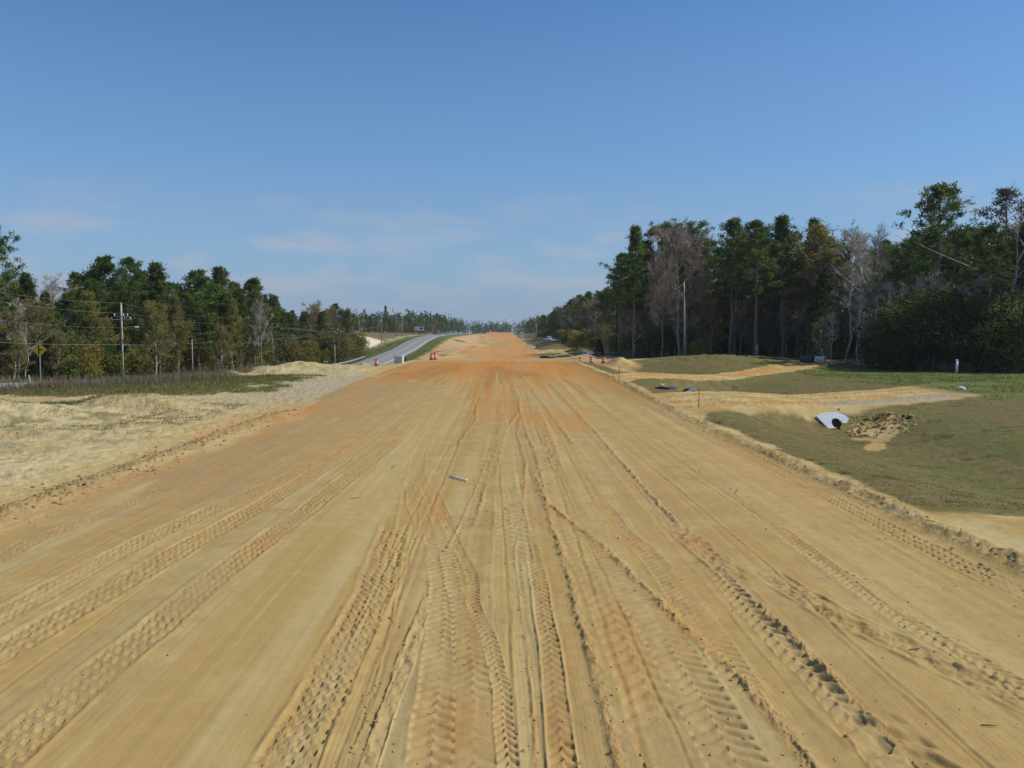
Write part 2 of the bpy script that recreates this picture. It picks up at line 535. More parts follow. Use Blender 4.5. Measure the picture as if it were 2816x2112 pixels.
# ------------------------------------------------------------------ wheel marks on the road: centre lines measured on the ground (x, y)
# kind: pit = rows of lug holes, lug = chevron bars, rib = fine lengthwise grooves, ridge = thrown-up line of soil, scuff = churned
TRACKS = [
    # broad old smooth passes first
    ([(-4.0, 7), (-3.9, 30), (-3.4, 60)], .9, 'rib', .006, .09), ([(-3.2, 7), (-3.3, 30), (-2.9, 60)], .5, 'rib', .004, .07),
    ([(6.5, 7), (6.6, 30), (6.2, 70)], .8, 'rib', .008, .08), ([(4.9, 7), (4.95, 30), (4.5, 70)], .7, 'rib', .008, .07),
    ([(7.1, 7), (7.1, 13.9), (7.18, 18), (7.3, 25.6), (7.0, 60)], .5, 'rib', .010, .07),
    ([(2.0, 8), (2.1, 20), (2.3, 40), (2.0, 70)], .6, 'rib', .008, .08),
    ([(-9.9, 10), (-9.9, 30), (-9.2, 70)], .5, 'rib', .008, .08), ([(-7.9, 8), (-7.8, 30), (-6.9, 60), (-6, 85)], .5, 'rib', .008, .08),
    ([(-5.4, 22), (-4.6, 40), (-3.6, 70)], .45, 'rib', .012, .08), ([(-6.9, 26), (-6.1, 45), (-5, 75)], .45, 'rib', .012, .08),
    ([(3.02, 8), (3.02, 12.8), (2.98, 16), (3.0, 30), (2.7, 55)], .5, 'rib', .012, .06),
    ([(4.25, 7), (4.25, 10.4), (4.3, 12.5), (4.32, 16.8), (4.3, 28), (4.1, 60)], .62, 'rib', .014, .06),
    ([(0.23, 7), (0.21, 9), (.09, 12.5), (.08, 14.5), (.08, 22.9), (.19, 34.8), (.5, 60)], .5, 'rib', .014, .06),
    ([(0.8, 7), (.84, 10.5), (.86, 15.5), (.81, 17), (.62, 22.9), (.34, 29.6), (.2, 45)], .46, 'rib', .018, .05),
    ([(-1.64, 7), (-1.63, 9), (-1.73, 11.5), (-1.83, 13.9), (-1.98, 17), (-2.35, 21.6), (-2.78, 27.7), (-2.93, 33.2), (-2.55, 42.2), (-2, 60)], .46, 'rib', .022, .055),
    # lug prints
    ([(-9.0, 12), (-9.0, 14.7), (-9.16, 16), (-8.86, 18.4), (-8.82, 22.5), (-8.4, 27.7), (-7.74, 36.3), (-6.87, 47.4)], .5, 'pit', .022, .24),
    ([(-7.2, 10), (-7.15, 11.7), (-7.0, 15.9), (-6.61, 18.9), (-5.82, 24.9), (-5.16, 30.8), (-4.5, 40)], .6, 'pit', .036, .23),
    ([(-6.4, 9), (-6.34, 10.3), (-6.19, 12.1), (-6.04, 14.7), (-5.68, 18.9), (-5.22, 27.5), (-4.7, 36)], .62, 'pit', .042, .24),
    ([(-4.72, 6.5), (-4.72, 7.8), (-4.81, 9), (-4.74, 10.7), (-4.74, 13.5), (-4.62, 15.9), (-4.46, 18.5), (-4.32, 23.3), (-3.9, 32)], .58, 'pit', .046, .25),
    ([(-2.03, 6.5), (-2.03, 7.6), (-1.99, 9), (-2.01, 10.5), (-1.98, 12.2), (-2.1, 14.4), (-2.25, 17.5)], .60, 'pit', .062, .24),
    ([(-.68, 6.5), (-.68, 7.8), (-.71, 9), (-.76, 10.5), (-.85, 12.2), (-1.0, 13.9), (-1.2, 15.6), (-1.68, 18.9), (-2.25, 22.9)], .46, 'lug', .038, .22),
    ([(-.28, 6.5), (-.28, 7.8), (-.30, 9), (-.40, 10.5), (-.56, 12.2), (-.78, 13.9), (-1.0, 15.6), (-1.5, 18.9), (-2.2, 23)], .44, 'lug', .030, .22),
    ([(-1.22, 7), (-1.2, 9), (-1.15, 11), (-1.1, 12.8)], .16, 'scuff', .05, .2),
    ([(.07, 7), (.02, 8.8), (-.12, 10.2), (-.43, 12.2), (-.5, 13.5), (-.86, 15.6), (-1.43, 18.6), (-2.43, 24.2)], .20, 'lug', .035, .16),
    ([(.58, 6.5), (.58, 7.6), (.61, 9.2), (.59, 11.1), (.60, 13.9)], .26, 'scuff', .06, .2),
    ([(.58, 6.5), (.58, 7.6), (.61, 9.2), (.59, 11.1), (.60, 13.9), (.41, 17.7), (.2, 22)], .26, 'lug', .035, .20),
    ([(.25, 14.5), (.2, 17), (.1, 20)], .6, 'lug', .045, .36),
    ([(1.6, 7), (1.62, 10), (1.6, 13), (1.4, 17)], .62, 'lug', .022, .34),
    ([(2.2, 7), (2.2, 9), (2.15, 11), (1.95, 13), (1.6, 15.5)], .6, 'lug', .034, .22),
    ([(2.76, 9), (2.76, 11.7), (2.71, 13), (2.72, 14.8), (2.46, 16), (2.33, 18.8), (2.1, 26)], .42, 'lug', .03, .20),
    ([(3.55, 7), (3.66, 8.6), (3.62, 9.7), (3.60, 11.5), (3.61, 12.8), (3.63, 14.5)], .34, 'lug', .05, .26),
    ([(3.9, 6.5), (3.8, 7.7), (3.72, 8.8)], .8, 'lug', .06, .5), ([(3.9, 13), (3.75, 15), (3.6, 17.5)], .5, 'scuff', .06, .3),
    ([(3.55, 17), (3.54, 21), (3.6, 25.8), (3.68, 33), (3.61, 44.5), (3.4, 60)], .24, 'lug', .045, .2),
    ([(5.9, 7.5), (5.88, 9.5), (5.71, 10.5), (5.67, 11.5), (5.66, 12.8), (5.65, 14.4), (5.71, 16.6), (5.71, 21.3), (5.62, 24.4), (5.36, 32), (5.19, 48.6)], .34, 'lug', .042, .19),
    ([(8.05, 10), (8.05, 12.5), (8.0, 13.5), (7.99, 16.3), (8.02, 18.7), (8.05, 22.4), (8.2, 29), (8.1, 35.6), (7.9, 50)], .52, 'pit', .042, .22),
    ([(4.4, 14), (4.56, 12.8), (4.79, 11.4), (5.16, 10.4), (5.38, 9.6), (5.68, 8.8), (5.9, 8)], .5, 'scuff', .075, .3),
    # thrown-up lines
    ([(1.08, 6.5), (1.08, 7.5), (1.09, 7.9), (1.13, 9.7), (1.08, 11.8), (1.09, 14.9), (1.04, 16.2), (1.07, 20), (1.13, 27.2), (.99, 33.6), (.9, 50)], .12, 'ridge', .055, .2),
    ([(2.87, 6.5), (2.87, 7.4), (2.87, 8.2), (2.79, 9), (2.64, 10.2), (2.42, 11.6), (2.23, 13), (1.97, 15.2), (1.51, 17.2), (1.05, 19.6), (.9, 24)], .13, 'ridge', .06, .2),
    ([(3.86, 7.5), (3.86, 9.5), (3.82, 11.5), (3.8, 13)], .13, 'ridge', .08, .2),
    ([(3.72, 17), (3.7, 21), (3.76, 26), (3.84, 33), (3.77, 45), (3.5, 60)], .11, 'ridge', .06, .2),
    ([(-1.33, 6.5), (-1.3, 9), (-1.22, 11.5), (-1.15, 13.5)], .05, 'ridge', .03, .2),
    ([(-2.6, 22), (-2.2, 19), (-1.75, 17), (-1.72, 13.9), (-1.5, 11), (-1.42, 8), (-1.42, 6.5)][::-1], .04, 'ridge', .02, .2),
    ([(.33, 7), (.33, 10), (.24, 14), (.3, 17.5)], .04, 'ridge', .022, .2),
    ([(-1.05, 15), (-.85, 18), (-.65, 22), (-.5, 26)], .05, 'ridge', .03, .2),
    ([(-.6, 17), (-.45, 21), (-.3, 27), (-.1, 36)], .10, 'ridge', .045, .2), ([(.55, 20), (.75, 26), (.6, 33), (.9, 40)], .09, 'ridge', .05, .2),
    ([(-1.6, 30), (-1.2, 38), (-1.4, 46), (-2.2, 52)], .10, 'ridge', .06, .2), ([(.3, 36), (.9, 42), (1.1, 50), (.6, 58)], .10, 'ridge', .08, .2),
    ([(5.5, 36), (5.3, 50), (4.8, 72)], .10, 'ridge', .05, .2), ([(2.6, 30), (2.4, 42), (1.9, 60), (1.2, 85)], .12, 'ridge', .06, .2),
    ([(-3.3, 32), (-3.6, 40), (-3.1, 50), (-2.2, 62)], .3, 'lug', .05, .4), ([(-1.0, 44), (-.2, 50), (.2, 60), (0, 80)], .4, 'rib', .03, .1),
    ([(1.6, 24), (1.8, 34), (1.7, 46)], .4, 'scuff', .05, .3), ([(-.35, 23), (-.2, 29), (.1, 36), (-.1, 46)], .35, 'scuff', .04, .3),
]

# long thin grooves dragged along the road by blades and tyre edges
_lr = random.Random(19)
for _i in range(18):
    _x = _lr.uniform(XL + .6, XR - .5)
    if -4.1 < _x < -2.4: _x -= 4.0
    _y0 = 6.0 if _lr.random() < .6 else _lr.uniform(8, 26)
    _y1 = _lr.uniform(24, 95)
    _c = _lr.uniform(-.5, .5)
    TRACKS.append(([(_x, _y0), (_x + _c * .3 + _lr.uniform(-.12, .12), _y0 + (_y1 - _y0) * .35), (_x * .97 + _c * .7, _y0 + (_y1 - _y0) * .7), (_x * .93 + _c, _y1)], _lr.uniform(.022, .042), 'line', _lr.uniform(.006, .014), .2))

def frac(x): return x - np.floor(x)

def wheel_marks(X, Y, res):
    """X, Y (n) points on the road, res = mesh spacing along Y. returns dz and how strongly the soil is disturbed"""
    dz = np.zeros_like(X)
    churn = np.zeros_like(X)
    fresh = np.zeros_like(X)
    for ti, (pts, w, kind, dep, per) in enumerate(TRACKS):
        p = sorted(pts, key=lambda q: q[1])
        py = np.array([q[1] for q in p])
        px = np.array([q[0] for q in p])
        y0, y1 = py[0], py[-1]
        i0, i1 = np.searchsorted(Y[:, 0], (y0 - .5, y1 + .5))
        if i1 <= i0: continue
        Ys = Y[i0:i1]
        yr = Ys[:, 0]
        # smooth centre line
        fy = np.arange(y0 - 1, y1 + 1.2, .1)
        fx = np.interp(fy, py, px)
        k = np.hanning(19)
        k /= k.sum()
        fx = np.convolve(np.pad(fx, 9, mode='edge'), k, mode='valid')
        cx = np.interp(yr, fy, fx)
        slope = np.gradient(cx, yr)
        cs = 1 / np.sqrt(1 + slope ** 2)
        arc = np.concatenate(([0], np.cumsum(np.hypot(np.diff(yr), np.diff(cx)))))
        Xs = X[i0:i1]
        lo = np.searchsorted(Xs[0] / Ys[0, 0], 0)  # noqa (grid is a fan, so select by mask below)
        t = (Xs - cx[:, None]) * cs[:, None]
        half = w * (.5 if kind not in ('ridge', 'line') else 1.6) + .22
        m = np.abs(t) < half
        if not m.any(): continue
        r, c = np.nonzero(m)
        tt = t[r, c]
        ss = arc[r] + ti * 3.7
        yy = Ys[r, 0]
        rs = res[i0:i1][r]
        wob = (vnoise(ss * 1.3, ti * 7.1 + 0 * ss, 11) - .5) * .05
        tt = tt + wob
        ends = sstep(y0 - .3, y0 + .8, yy) * (1 - sstep(y1 - 1.2, y1 + .3, yy))
        wear = .55 + .75 * vnoise(ss * .45, tt * 2 + ti * 9.3, 12)
        q = tt / (w / 2)
        inside = (1 - sstep(.86, 1.06, np.abs(q))) * ends
        fade = np.clip((per / rs - 1.8) / 2.0, 0, 1)
        if kind == 'pit':
            n = 4 if w > .55 else 3
            u = (q * .5 + .5) * n
            row = np.clip(np.floor(u), 0, n - 1)
            a = u - row - .5
            jit = (_hash(np.floor(ss / per + row * .37).astype(np.int64), row.astype(np.int64), 21 + ti) - .5)
            b = frac(ss / per + row * .37) - .5 + jit * .16
            a = a + jit * .2
            rr = np.sqrt((a / np.where(a > 0, .19, .44)) ** 2 + (b / .25) ** 2)
            pit = np.where(a > 0, 1 - sstep(.55, 1.0, rr), 1 - sstep(0., 1.0, rr))
            keep = np.where(_hash(np.floor(ss / per + row * .37).astype(np.int64), row.astype(np.int64), 71 + ti) > .08, 1.0, .25)
            gone = sstep(.28, .45, vnoise(ss * .7 + ti * 5, tt * 1.5, 65))
            dep = dep * (.35 + .65 * gone)
            hh = -dep * 1.15 * pit * wear * fade * keep + dep * .14 * np.cos(2 * np.pi * b) * fade - dep * .12 * (1 - fade) * (vnoise(ss * 2.5, tt * 8, 14))
            comb = sstep(.1, .3, frac(ss / per * 2 + .9 * q * q)) * sstep(-.1, -.5, q)
            hh = hh - dep * .22 * comb * fade + dep * .5 * (vnoise(ss * 9, tt * 9, 15) - .5)
        elif kind == 'lug':
            side = np.where(q > 0, .5, 0)
            ph = ss / per + .55 * np.abs(q) + side + (vnoise(ss * 3, tt * 6, 16) - .5) * .25
            b = frac(ph)
            bar = sstep(.10, .17, b) * (1 - sstep(.38, .72, b))
            bar = bar * (1 - .6 * sstep(.35, 0, np.abs(q) * 1.2))
            dep = dep * .7 * (.3 + .7 * sstep(.25, .5, vnoise(ss * .8 + ti * 5, tt * 2.5, 66)))
            hh = -dep * bar * wear * fade + dep * .45 * (1 - bar) * (.4 + .6 * vnoise(ss * 6, tt * 7, 17)) * fade + dep * .5 * (vnoise(ss * 10, tt * 10, 18) - .5)
        elif kind == 'rib':
            rx = np.maximum(.002 * yy, .008)
            f2 = np.clip((per / rx - 1.6) / 2, 0, 1)
            gr = np.cos(2 * np.pi * (tt + .01 * vnoise(ss * 2, tt, 19)) / per)
            hh = -dep * .8 + .35 * dep * gr * f2 + .006 * np.cos(2 * np.pi * ss / .05) * 0
            hh = hh * (.25 + .8 * vnoise(ss * .3, ti * 3. + 0 * ss, 20)) * .42
        elif kind == 'scuff':
            hh = dep * (fbm(ss * 4.5, tt * 6.5, 4, 22 + ti) - .42) * 2.0
            inside = (1 - sstep(.5, 1.15, np.abs(q) + .5 * (vnoise(ss * 2, tt * 3, 24) - .5))) * ends
        elif kind == 'line':
            wv = np.maximum(w, .0016 * yy)
            k_ = .35 + .9 * vnoise(ss * .5, tt * 0 + ti, 68) + .5 * (vnoise(ss * 6, tt * 9, 69) - .5)
            hh = dep * k_ * (.7 * np.exp(-((tt - 1.5 * wv) / wv) ** 2) - np.exp(-(tt / wv) ** 2))
            inside = np.exp(-(tt / wv) ** 2) * ends
        else:   # ridge
            g = np.exp(-(tt / (w * .55)) ** 2)
            lump = .1 + 1.5 * sstep(.25, .8, fbm(ss * 5.5, tt * 11, 4, 25 + ti, .65)) * (.4 + .9 * vnoise(ss * .8, tt * 0 + ti, 61))
            hh = dep * .7 * g * lump
            inside = g * ends
        cur = dz[i0:i1]
        add = np.zeros_like(cur[r, c])
        if kind in ('ridge', 'line'):
            cur[r, c] += hh * ends
        else:
            lip = np.exp(-((np.abs(q) - 1.06) / .13) ** 2) * ends * dep * .55 * (vnoise(ss * 3.5, np.sign(tt) * 5 + ti, 26))
            cur[r, c] = cur[r, c] * (1 - .8 * inside) + hh * inside + lip
        ch = churn[i0:i1]
        amt = {'pit': .75, 'lug': .65, 'rib': .15, 'scuff': .9, 'ridge': 1.0, 'line': .35}[kind]
        ch[r, c] = np.maximum(ch[r, c] * (1 - .5 * inside * (kind == 'rib')), amt * inside * np.clip(.3 + .9 * vnoise(ss * .35, tt * 3 + ti, 27), 0, 1))
        if kind in ('rib',):
            fr = fresh[i0:i1]
            fr[r, c] = np.maximum(fr[r, c], inside * vnoise(ss * .15 + ti, 0 * ss, 28))
    return dz, churn, fresh

# ------------------------------------------------------------------ soil colours (linear albedo)
C = {k: np.array(v, dtype=np.float32) for k, v in dict(
    tan=(.425, .283, .110), pale=(.475, .355, .175), grey=(.385, .295, .158), orange=(.50, .195, .034), deep=(.36, .175, .05),
    brown=(.235, .165, .078), sand=(.53, .43, .235), white=(.70, .62, .48), clay=(.60, .235, .10), turf=(.148, .125, .052),
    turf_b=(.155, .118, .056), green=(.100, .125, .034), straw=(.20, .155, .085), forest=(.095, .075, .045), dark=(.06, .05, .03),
    gravel=(.30, .255, .18)).items()}

def mixc(A, B, f):
    return A + (B - A) * f[..., None]
for k_, s_ in (('tan', .86), ('pale', .88), ('grey', .88), ('sand', .92), ('turf', .72), ('turf_b', .72), ('green', .75), ('brown', .9)):
    C[k_] = C[k_] * np.array((1, 1, s_), np.float32)

def build_fan(rows, us, near):
    U, Y = np.meshgrid(us, rows)
    X = np.clip(U * Y, -3000, 3000)
    Z = height(X, Y)
    res = np.gradient(rows)
    xh = Xhigh(Y)
    onroad = ((X > XL) & (X < XR) & (Y < 765)).astype(np.float32)
    d1 = np.abs(Y - drive1(X)) / 1.25
    d2 = np.abs(Y - drive2(X)) / 1.7
    n_lo = fbm(X * .11, Y * .11, 4, 31)
    n_mid = fbm(X * .6, Y * .45, 4, 32)
    n_hi = fbm(X * 3.1, Y * 2.3, 4, 33, .6)
    # lengthwise streaks left by grading
    st = fbm(X * 2.3 + .4 * n_lo, Y * .045, 4, 34, .6)
    st2 = fbm(X * 7.0, Y * .10, 3, 35, .6)
    # ---------------- road
    road = mixc(np.broadcast_to(C['tan'], X.shape + (3,)).astype(np.float32), C['pale'], sstep(.45, .72, st) * .85)
    road = mixc(road, C['grey'], sstep(.48, .7, fbm(X * .9, Y * .10, 3, 36)) * .38)
    road = mixc(road, C['brown'] * 1.45, sstep(.5, .75, st2) * .22)
    sA = fbm(X * 3.6 + .5 * n_lo, Y * .028, 4, 63, .65)
    sB = fbm(X * 9.0 + .3 * n_lo, Y * .06, 3, 64, .6)
    keep = 1 - .75 * np.exp(-((X + 3.2) / 1.0) ** 4)
    road = mixc(road, np.array((.37, .205, .07), np.float32), sstep(.5, .74, sA) * .42 * keep)
    road = mixc(road, np.array((.28, .19, .085), np.float32), sstep(.54, .78, sB) * .34 * keep)
    road = mixc(road, C['pale'] * 1.04, sstep(.46, .28, sB) * .25 * keep)
    mot = fbm(X * 1.3, Y * 1.1, 5, 70, .62)
    road = mixc(road, np.array((.34, .225, .09), np.float32), sstep(.5, .7, mot) * .38 * keep)
    road = mixc(road, C['pale'], sstep(.46, .3, mot) * .35)
    road = mixc(road, np.array((.30, .205, .09), np.float32), sstep(.62, .78, n_hi) * .35 * keep)
    lb = sstep(-3.5, -8.5, X) * sstep(14, 22, Y) * (1 - sstep(60, 85, Y))
    road = mixc(road, np.array((.355, .225, .098), np.float32), lb * (.45 + .4 * n_mid))
    road = mixc(road, C['pale'], lb * sstep(.6, .72, fbm(X * .8, Y * .16, 4, 37)) * .8)
    ob = sstep(52, 68, Y + 12 * (n_lo - .5) + 46 * (sA - .5) + 16 * (sB - .5) + 6 * (n_hi - .5) + .5 * np.clip(X, -4, 8)) * (1 - sstep(101, 114, Y + 16 * (n_lo - .5) + 14 * (sA - .5) + 5 * (n_hi - .5)))
    road = mixc(road, C['orange'], ob * (.5 + .5 * sstep(.35, .65, sB)) * (.7 + .3 * sstep(-10, -4, X)) * (.55 + .45 * sstep(62, 80, Y)))
    road = mixc(road, C['deep'], ob * sstep(.5, .7, fbm(X * .5, Y * .09, 3, 38)) * .8)
    op = sstep(.60, .74, fbm(X * .42, Y * .06 + 3, 4, 39)) * sstep(24, 40, Y)
    road = mixc(road, C['orange'], op * .45 * (Y < 110))
    edge_o = sstep(XR - 3.2, XR - .6, X) * sstep(40, 52, Y) * (Y < 115)
    road = mixc(road, np.array((.34, .20, .05), np.float32), edge_o * .6)
    road = mixc(road, C['orange'] * 1.12, sstep(8, 14, Y) * sstep(.62, .76, fbm(X * .75 + 5, Y * .05, 3, 40)) * .12)
    far = sstep(108, 128, Y + 18 * (n_mid - .5))
    fcol = mixc(np.broadcast_to(np.array((.47, .285, .115), np.float32), X.shape + (3,)), C['orange'] * 1.2, sstep(.4, .7, fbm(X * .25, Y * .03, 4, 41)) * .75)
    fcol = mixc(fcol, C['sand'], sstep(.5, .7, fbm(X * .3, Y * .04, 3, 42)) * .7 * sstep(-1, -7, X + 4 * (n_lo - .5)))
    fcol = mixc(fcol, C['grey'] * .8, sstep(.6, .75, fbm(X * .35, Y * .05, 3, 43)) * .6 * (Y < 380))
    fcol = mixc(fcol, C['clay'] * .9, sstep(560, 660, Y) * .8)
    road = mixc(road, fcol, far)
    # ---------------- open ground left
    sand = mixc(np.broadcast_to(C['pale'], X.shape + (3,)).astype(np.float32), C['sand'], sstep(.4, .65, n_lo) * .8)
    sand = mixc(sand, C['grey'], sstep(.5, .68, n_mid) * .65)
    sand = mixc(sand, C['turf'] * 1.25, sstep(.56, .72, fbm(X * .5, Y * .8, 4, 44)) * .75 * sstep(-14, -19, X) * sstep(30, 36, Y) * (1 - sstep(46, 48, Y)))
    sand = mixc(sand, C['brown'] * 1.25, sstep(.54, .72, n_hi) * .55)
    spk = fbm(X * 2.1, Y * 1.1, 4, 62, .7)
    sand = mixc(sand, np.array((.27, .235, .14), np.float32), sstep(.52, .68, spk) * sstep(-12.5, -15, X) * .7)
    sand = mixc(sand, C['sand'] * 1.05, sstep(.5, .3, spk) * .5)
    sand = mixc(sand, C['tan'] * 1.02, sstep(-14.5, -11.3, X + 1.2 * (n_hi - .5)) * .65)
    tanb = sstep(-20, -12, X) * sstep(42, 54, Y) * (1 - sstep(66, 74, Y))
    sand = mixc(sand, C['gravel'] * 1.25, tanb * .7)
    # grassy bands before the highway
    jag = 2.2 * (n_mid - .5) * 2 + 1.5 * (n_hi - .5)
    yb = Y + jag
    g1 = sstep(52, 53.5, yb) * (1 - sstep(73, 77, yb + .5 * (X + 24))) * (1 - sstep(-17.5, -14.5, X + 2 * jag))
    g2 = sstep(43.2, 44.2, yb) * (1 - sstep(46.6, 47.6, yb)) * (1 - sstep(-21, -18.5, X + jag))
    g3 = sstep(72, 76, yb) * (1 - sstep(-27, -24.5, X + jag)) * (Y < 190)
    gcol = mixc(np.broadcast_to(C['turf'] * 1.3, X.shape + (3,)).astype(np.float32), C['green'] * 1.2, sstep(.48, .66, fbm(X * .3, Y * .3, 3, 45)) * .8)
    gcol = mixc(gcol, C['straw'], sstep(.5, .7, n_hi) * .5)
    gl = np.clip(np.maximum(np.maximum(g1, g2), g3), 0, 1)
    left = mixc(sand, gcol, gl)
    dh = np.abs(X - xh) + 1.6 * (n_mid - .5)
    roadside = (1 - sstep(8.5, 11.5, dh)) * (Y > 60)
    left = mixc(left, mixc(np.broadcast_to(C['green'], X.shape + (3,)).astype(np.float32), C['straw'], sstep(.45, .7, n_hi) * .6), roadside)
    med = sstep(118, 140, Y) * (X > xh) * (X < XL) * (1 - roadside)
    left = mixc(left, mixc(np.broadcast_to(np.array((.52, .345, .16), np.float32), X.shape + (3,)), C['clay'] * .9, sstep(.5, .72, n_lo) * .7), med)
    left = mixc(left, C['turf'], med * sstep(.6, .72, fbm(X * .2, Y * .05, 3, 46)) * .8)
    west = sstep(0, 4, xh - HW - 6 - X + 2 * jag)
    wcol = mixc(np.broadcast_to(C['straw'] * .85, X.shape + (3,)).astype(np.float32), C['turf'], sstep(.45, .65, n_mid))
    left = mixc(left, wcol, west)
    clear = np.exp(-(((X + 52) / 9) ** 4 + ((Y - 288) / 30) ** 4))
    left = mixc(left, mixc(np.broadcast_to(C['white'], X.shape + (3,)).astype(np.float32), C['sand'], sstep(.45, .6, n_lo)), sstep(.35, .6, clear))
    left = mixc(left, C['forest'], sstep(-62, -72, X) * (1 - sstep(.3, .5, clear)))
    orange_strip = np.exp(-((X + 11.95 + .02 * (Y - 36)) / .30) ** 2) * sstep(27, 33, Y + 3 * (n_mid - .5)) * (1 - sstep(37, 40, Y + .8 * n_mid)) * sstep(.25, .45, n_mid + .012 * (Y - 22))
    left = mixc(left, np.array((.58, .30, .155), np.float32), np.clip(orange_strip * 1.2, 0, 1))
    # ---------------- right side
    turf = mixc(np.broadcast_to(C['turf'], X.shape + (3,)).astype(np.float32), C['turf_b'], sstep(.42, .62, fbm(X * .25, Y * .25, 4, 47)))
    turf = mixc(turf, C['green'], sstep(.55, .75, fbm(X * .4 + 9, Y * .3, 3, 48)) * .5)
    turf = mixc(turf, C['green'] * 1.2, sstep(32, 39, X) * sstep(54, 62, Y) * (1 - sstep(112, 125, Y)) * .85)
    turf = mixc(turf, C['dark'], sstep(.58, .76, fbm(X * .5, Y * 1.6, 4, 49)) * .55)
    turf = mixc(turf, np.array((.23, .185, .095), np.float32), sstep(.5, .7, n_hi) * .4)
    dirt = mixc(np.broadcast_to(C['pale'], X.shape + (3,)).astype(np.float32), C['tan'] * .95, sstep(.35, .6, n_mid))
    jr = 1.0 * (n_hi - .5) + 1.4 * (n_mid - .5)
    ge = sstep(XR + .85, XR + 1.2, X + jr * .6) * sstep(18.4, 19.0, Y + .35 * jr + .04 * X)
    dv1 = 1 - sstep(4.3, 4.9, d1 + jr * .6)
    dv1 = dv1 * (1 - sstep(34, 37, X + jr))
    dv2 = 1 - sstep(2.7, 3.2, d2 + jr * .5)
    pit = 1 - sstep(.22, .34, -np.log(np.maximum(1e-6, np.exp(-((X - 13.5) / 6.5) ** 2 - ((Y - 123) / 17) ** 2))) * .3 + .12 * jr)
    midz = sstep(122, 126, Y + jr) * (1 - sstep(222, 226, Y + 2 * jr)) * (1 - sstep(21, 23, X + jr))
    bars = np.maximum((np.abs(Y - 306) < 7), (np.abs(Y - 430) < 12)).astype(np.float32)
    g = ge * (1 - dv1) * (1 - dv2) * (1 - np.clip(pit, 0, 1)) * (1 - midz) * (1 - bars * (X < 30))
    er = np.exp(-(((X - 21.2) / 1.5) ** 2 + ((Y - 46.2) / 1.9) ** 2)) * (.7 + .6 * n_hi) + .8 * np.exp(-(((X - 19.3) / 1.8) ** 2 + ((Y - 43.0) / 1.4) ** 2)) + .9 * np.exp(-(((X - 18.0 - .55 * (Y - 39.5)) / .7) ** 2 + ((Y - 39.5) / 2.2) ** 2))
    g = g * (1 - sstep(.45, .6, er + .5 * (n_hi - .5)))
    rut = sstep(.5, .7, fbm(X * .25, (Y - drive1(X)) * 2.6, 3, 50))
    dirt = mixc(dirt, C['brown'] * 1.3, dv1 * sstep(.2, .8, np.cos((Y - drive1(X)) * 2.3) + .8 * (n_hi - .5)) * .45)
    dirt = mixc(dirt, C['orange'] * .9, dv1 * rut * .6)
    dirt = mixc(dirt, C['gravel'], dv1 * sstep(18, 22, X) * np.exp(-((Y - drive1(X) + 3.4) / 1.2) ** 2) * .9)
    dirt = mixc(dirt, C['orange'], dv2 * sstep(.5, .66, fbm(X * .2, (Y - drive2(X)) * 1.4, 3, 51)) * .75)
    dirt = mixc(dirt, np.array((.33, .175, .105), np.float32), np.clip(pit, 0, 1) * sstep(.45, .6, fbm(X * .3, Y * .3, 3, 52)) * .7)
    right = mixc(dirt, turf, g)
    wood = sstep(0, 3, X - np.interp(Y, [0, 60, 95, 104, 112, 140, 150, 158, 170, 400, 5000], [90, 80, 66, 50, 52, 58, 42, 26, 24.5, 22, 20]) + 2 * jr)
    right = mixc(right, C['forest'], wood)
    # ---------------- put together
    right_f = X >= XR
    left_f = X <= XL
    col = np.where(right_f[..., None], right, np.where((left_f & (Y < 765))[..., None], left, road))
    col = np.where((Y >= 765)[..., None], C['turf'], col)
    churn = np.zeros_like(X)
    if near:
        mk, churn, fresh = wheel_marks(X, Y, res)
        ro = sstep(XL - .3, XL + .3, X) * (1 - sstep(XR - .3, XR + .3, X))
        Z = Z + mk * ro
        ch = (churn * ro)
        tint = mixc(np.broadcast_to(np.array((.37, .235, .095), np.float32), X.shape + (3,)), C['orange'] * .95, sstep(.5, .7, fbm(X * .8, Y * .4, 3, 53)) * .55)
        col = mixc(col, tint, ch * .6)
        col = mixc(col, C['tan'] * 1.08, fresh * ro * .35)
        # surface grain of compacted soil, rougher where churned
        amp = .0028 + .014 * ch
        Z = Z + ro * amp * (n_hi - .5) * 2 + ro * .004 * (st2 - .5) * 2
        smooth_lane = np.exp(-((X + 3.2) / 1.0) ** 4)
        Z = Z + ro * (1 - .9 * smooth_lane) * .011 * (fbm(X * 9, Y * 8, 3, 54) - .5)
        # rough spoil left and right
        rl = 1 - ro
        Z = Z + rl * left_f * (.16 * (n_hi - .5) * sstep(.3, .6, n_mid) + .10 * (fbm(X * 3.7, Y * 3.7, 4, 55, .65) - .5)) * sstep(HW + 1, HW + 3, np.abs(X - xh))
        Z = Z + rl * right_f * (.035 * (fbm(X * 4, Y * 4, 3, 56) - .5) + .09 * (n_mid - .5))
        # windrows of loose soil at the two edges
        wy = fbm(Y * .9, X * 0 + 1, 3, 57)
        lumps = fbm(X * 5.2, Y * 5.2, 4, 58, .6)
        wr = np.exp(-((X - XR - .28 - .25 * (wy - .5)) / .36) ** 2) * sstep(4, 12, Y) * (1 - sstep(98, 112, Y))
        Z = Z + wr * (.04 + .20 * lumps) * (.5 + .8 * wy)
        col = mixc(col, C['brown'] * (1.25), np.clip(wr * 1.3, 0, 1) * (.2 + .5 * sstep(.4, .6, lumps)))
        wl_ = np.exp(-((X - XL - .1 - .4 * (wy - .5)) / .55) ** 2) * sstep(12, 17, Y) * (1 - sstep(39, 44, Y))
        Z = Z + wl_ * (.06 + .24 * lumps) * (.5 + .8 * wy)
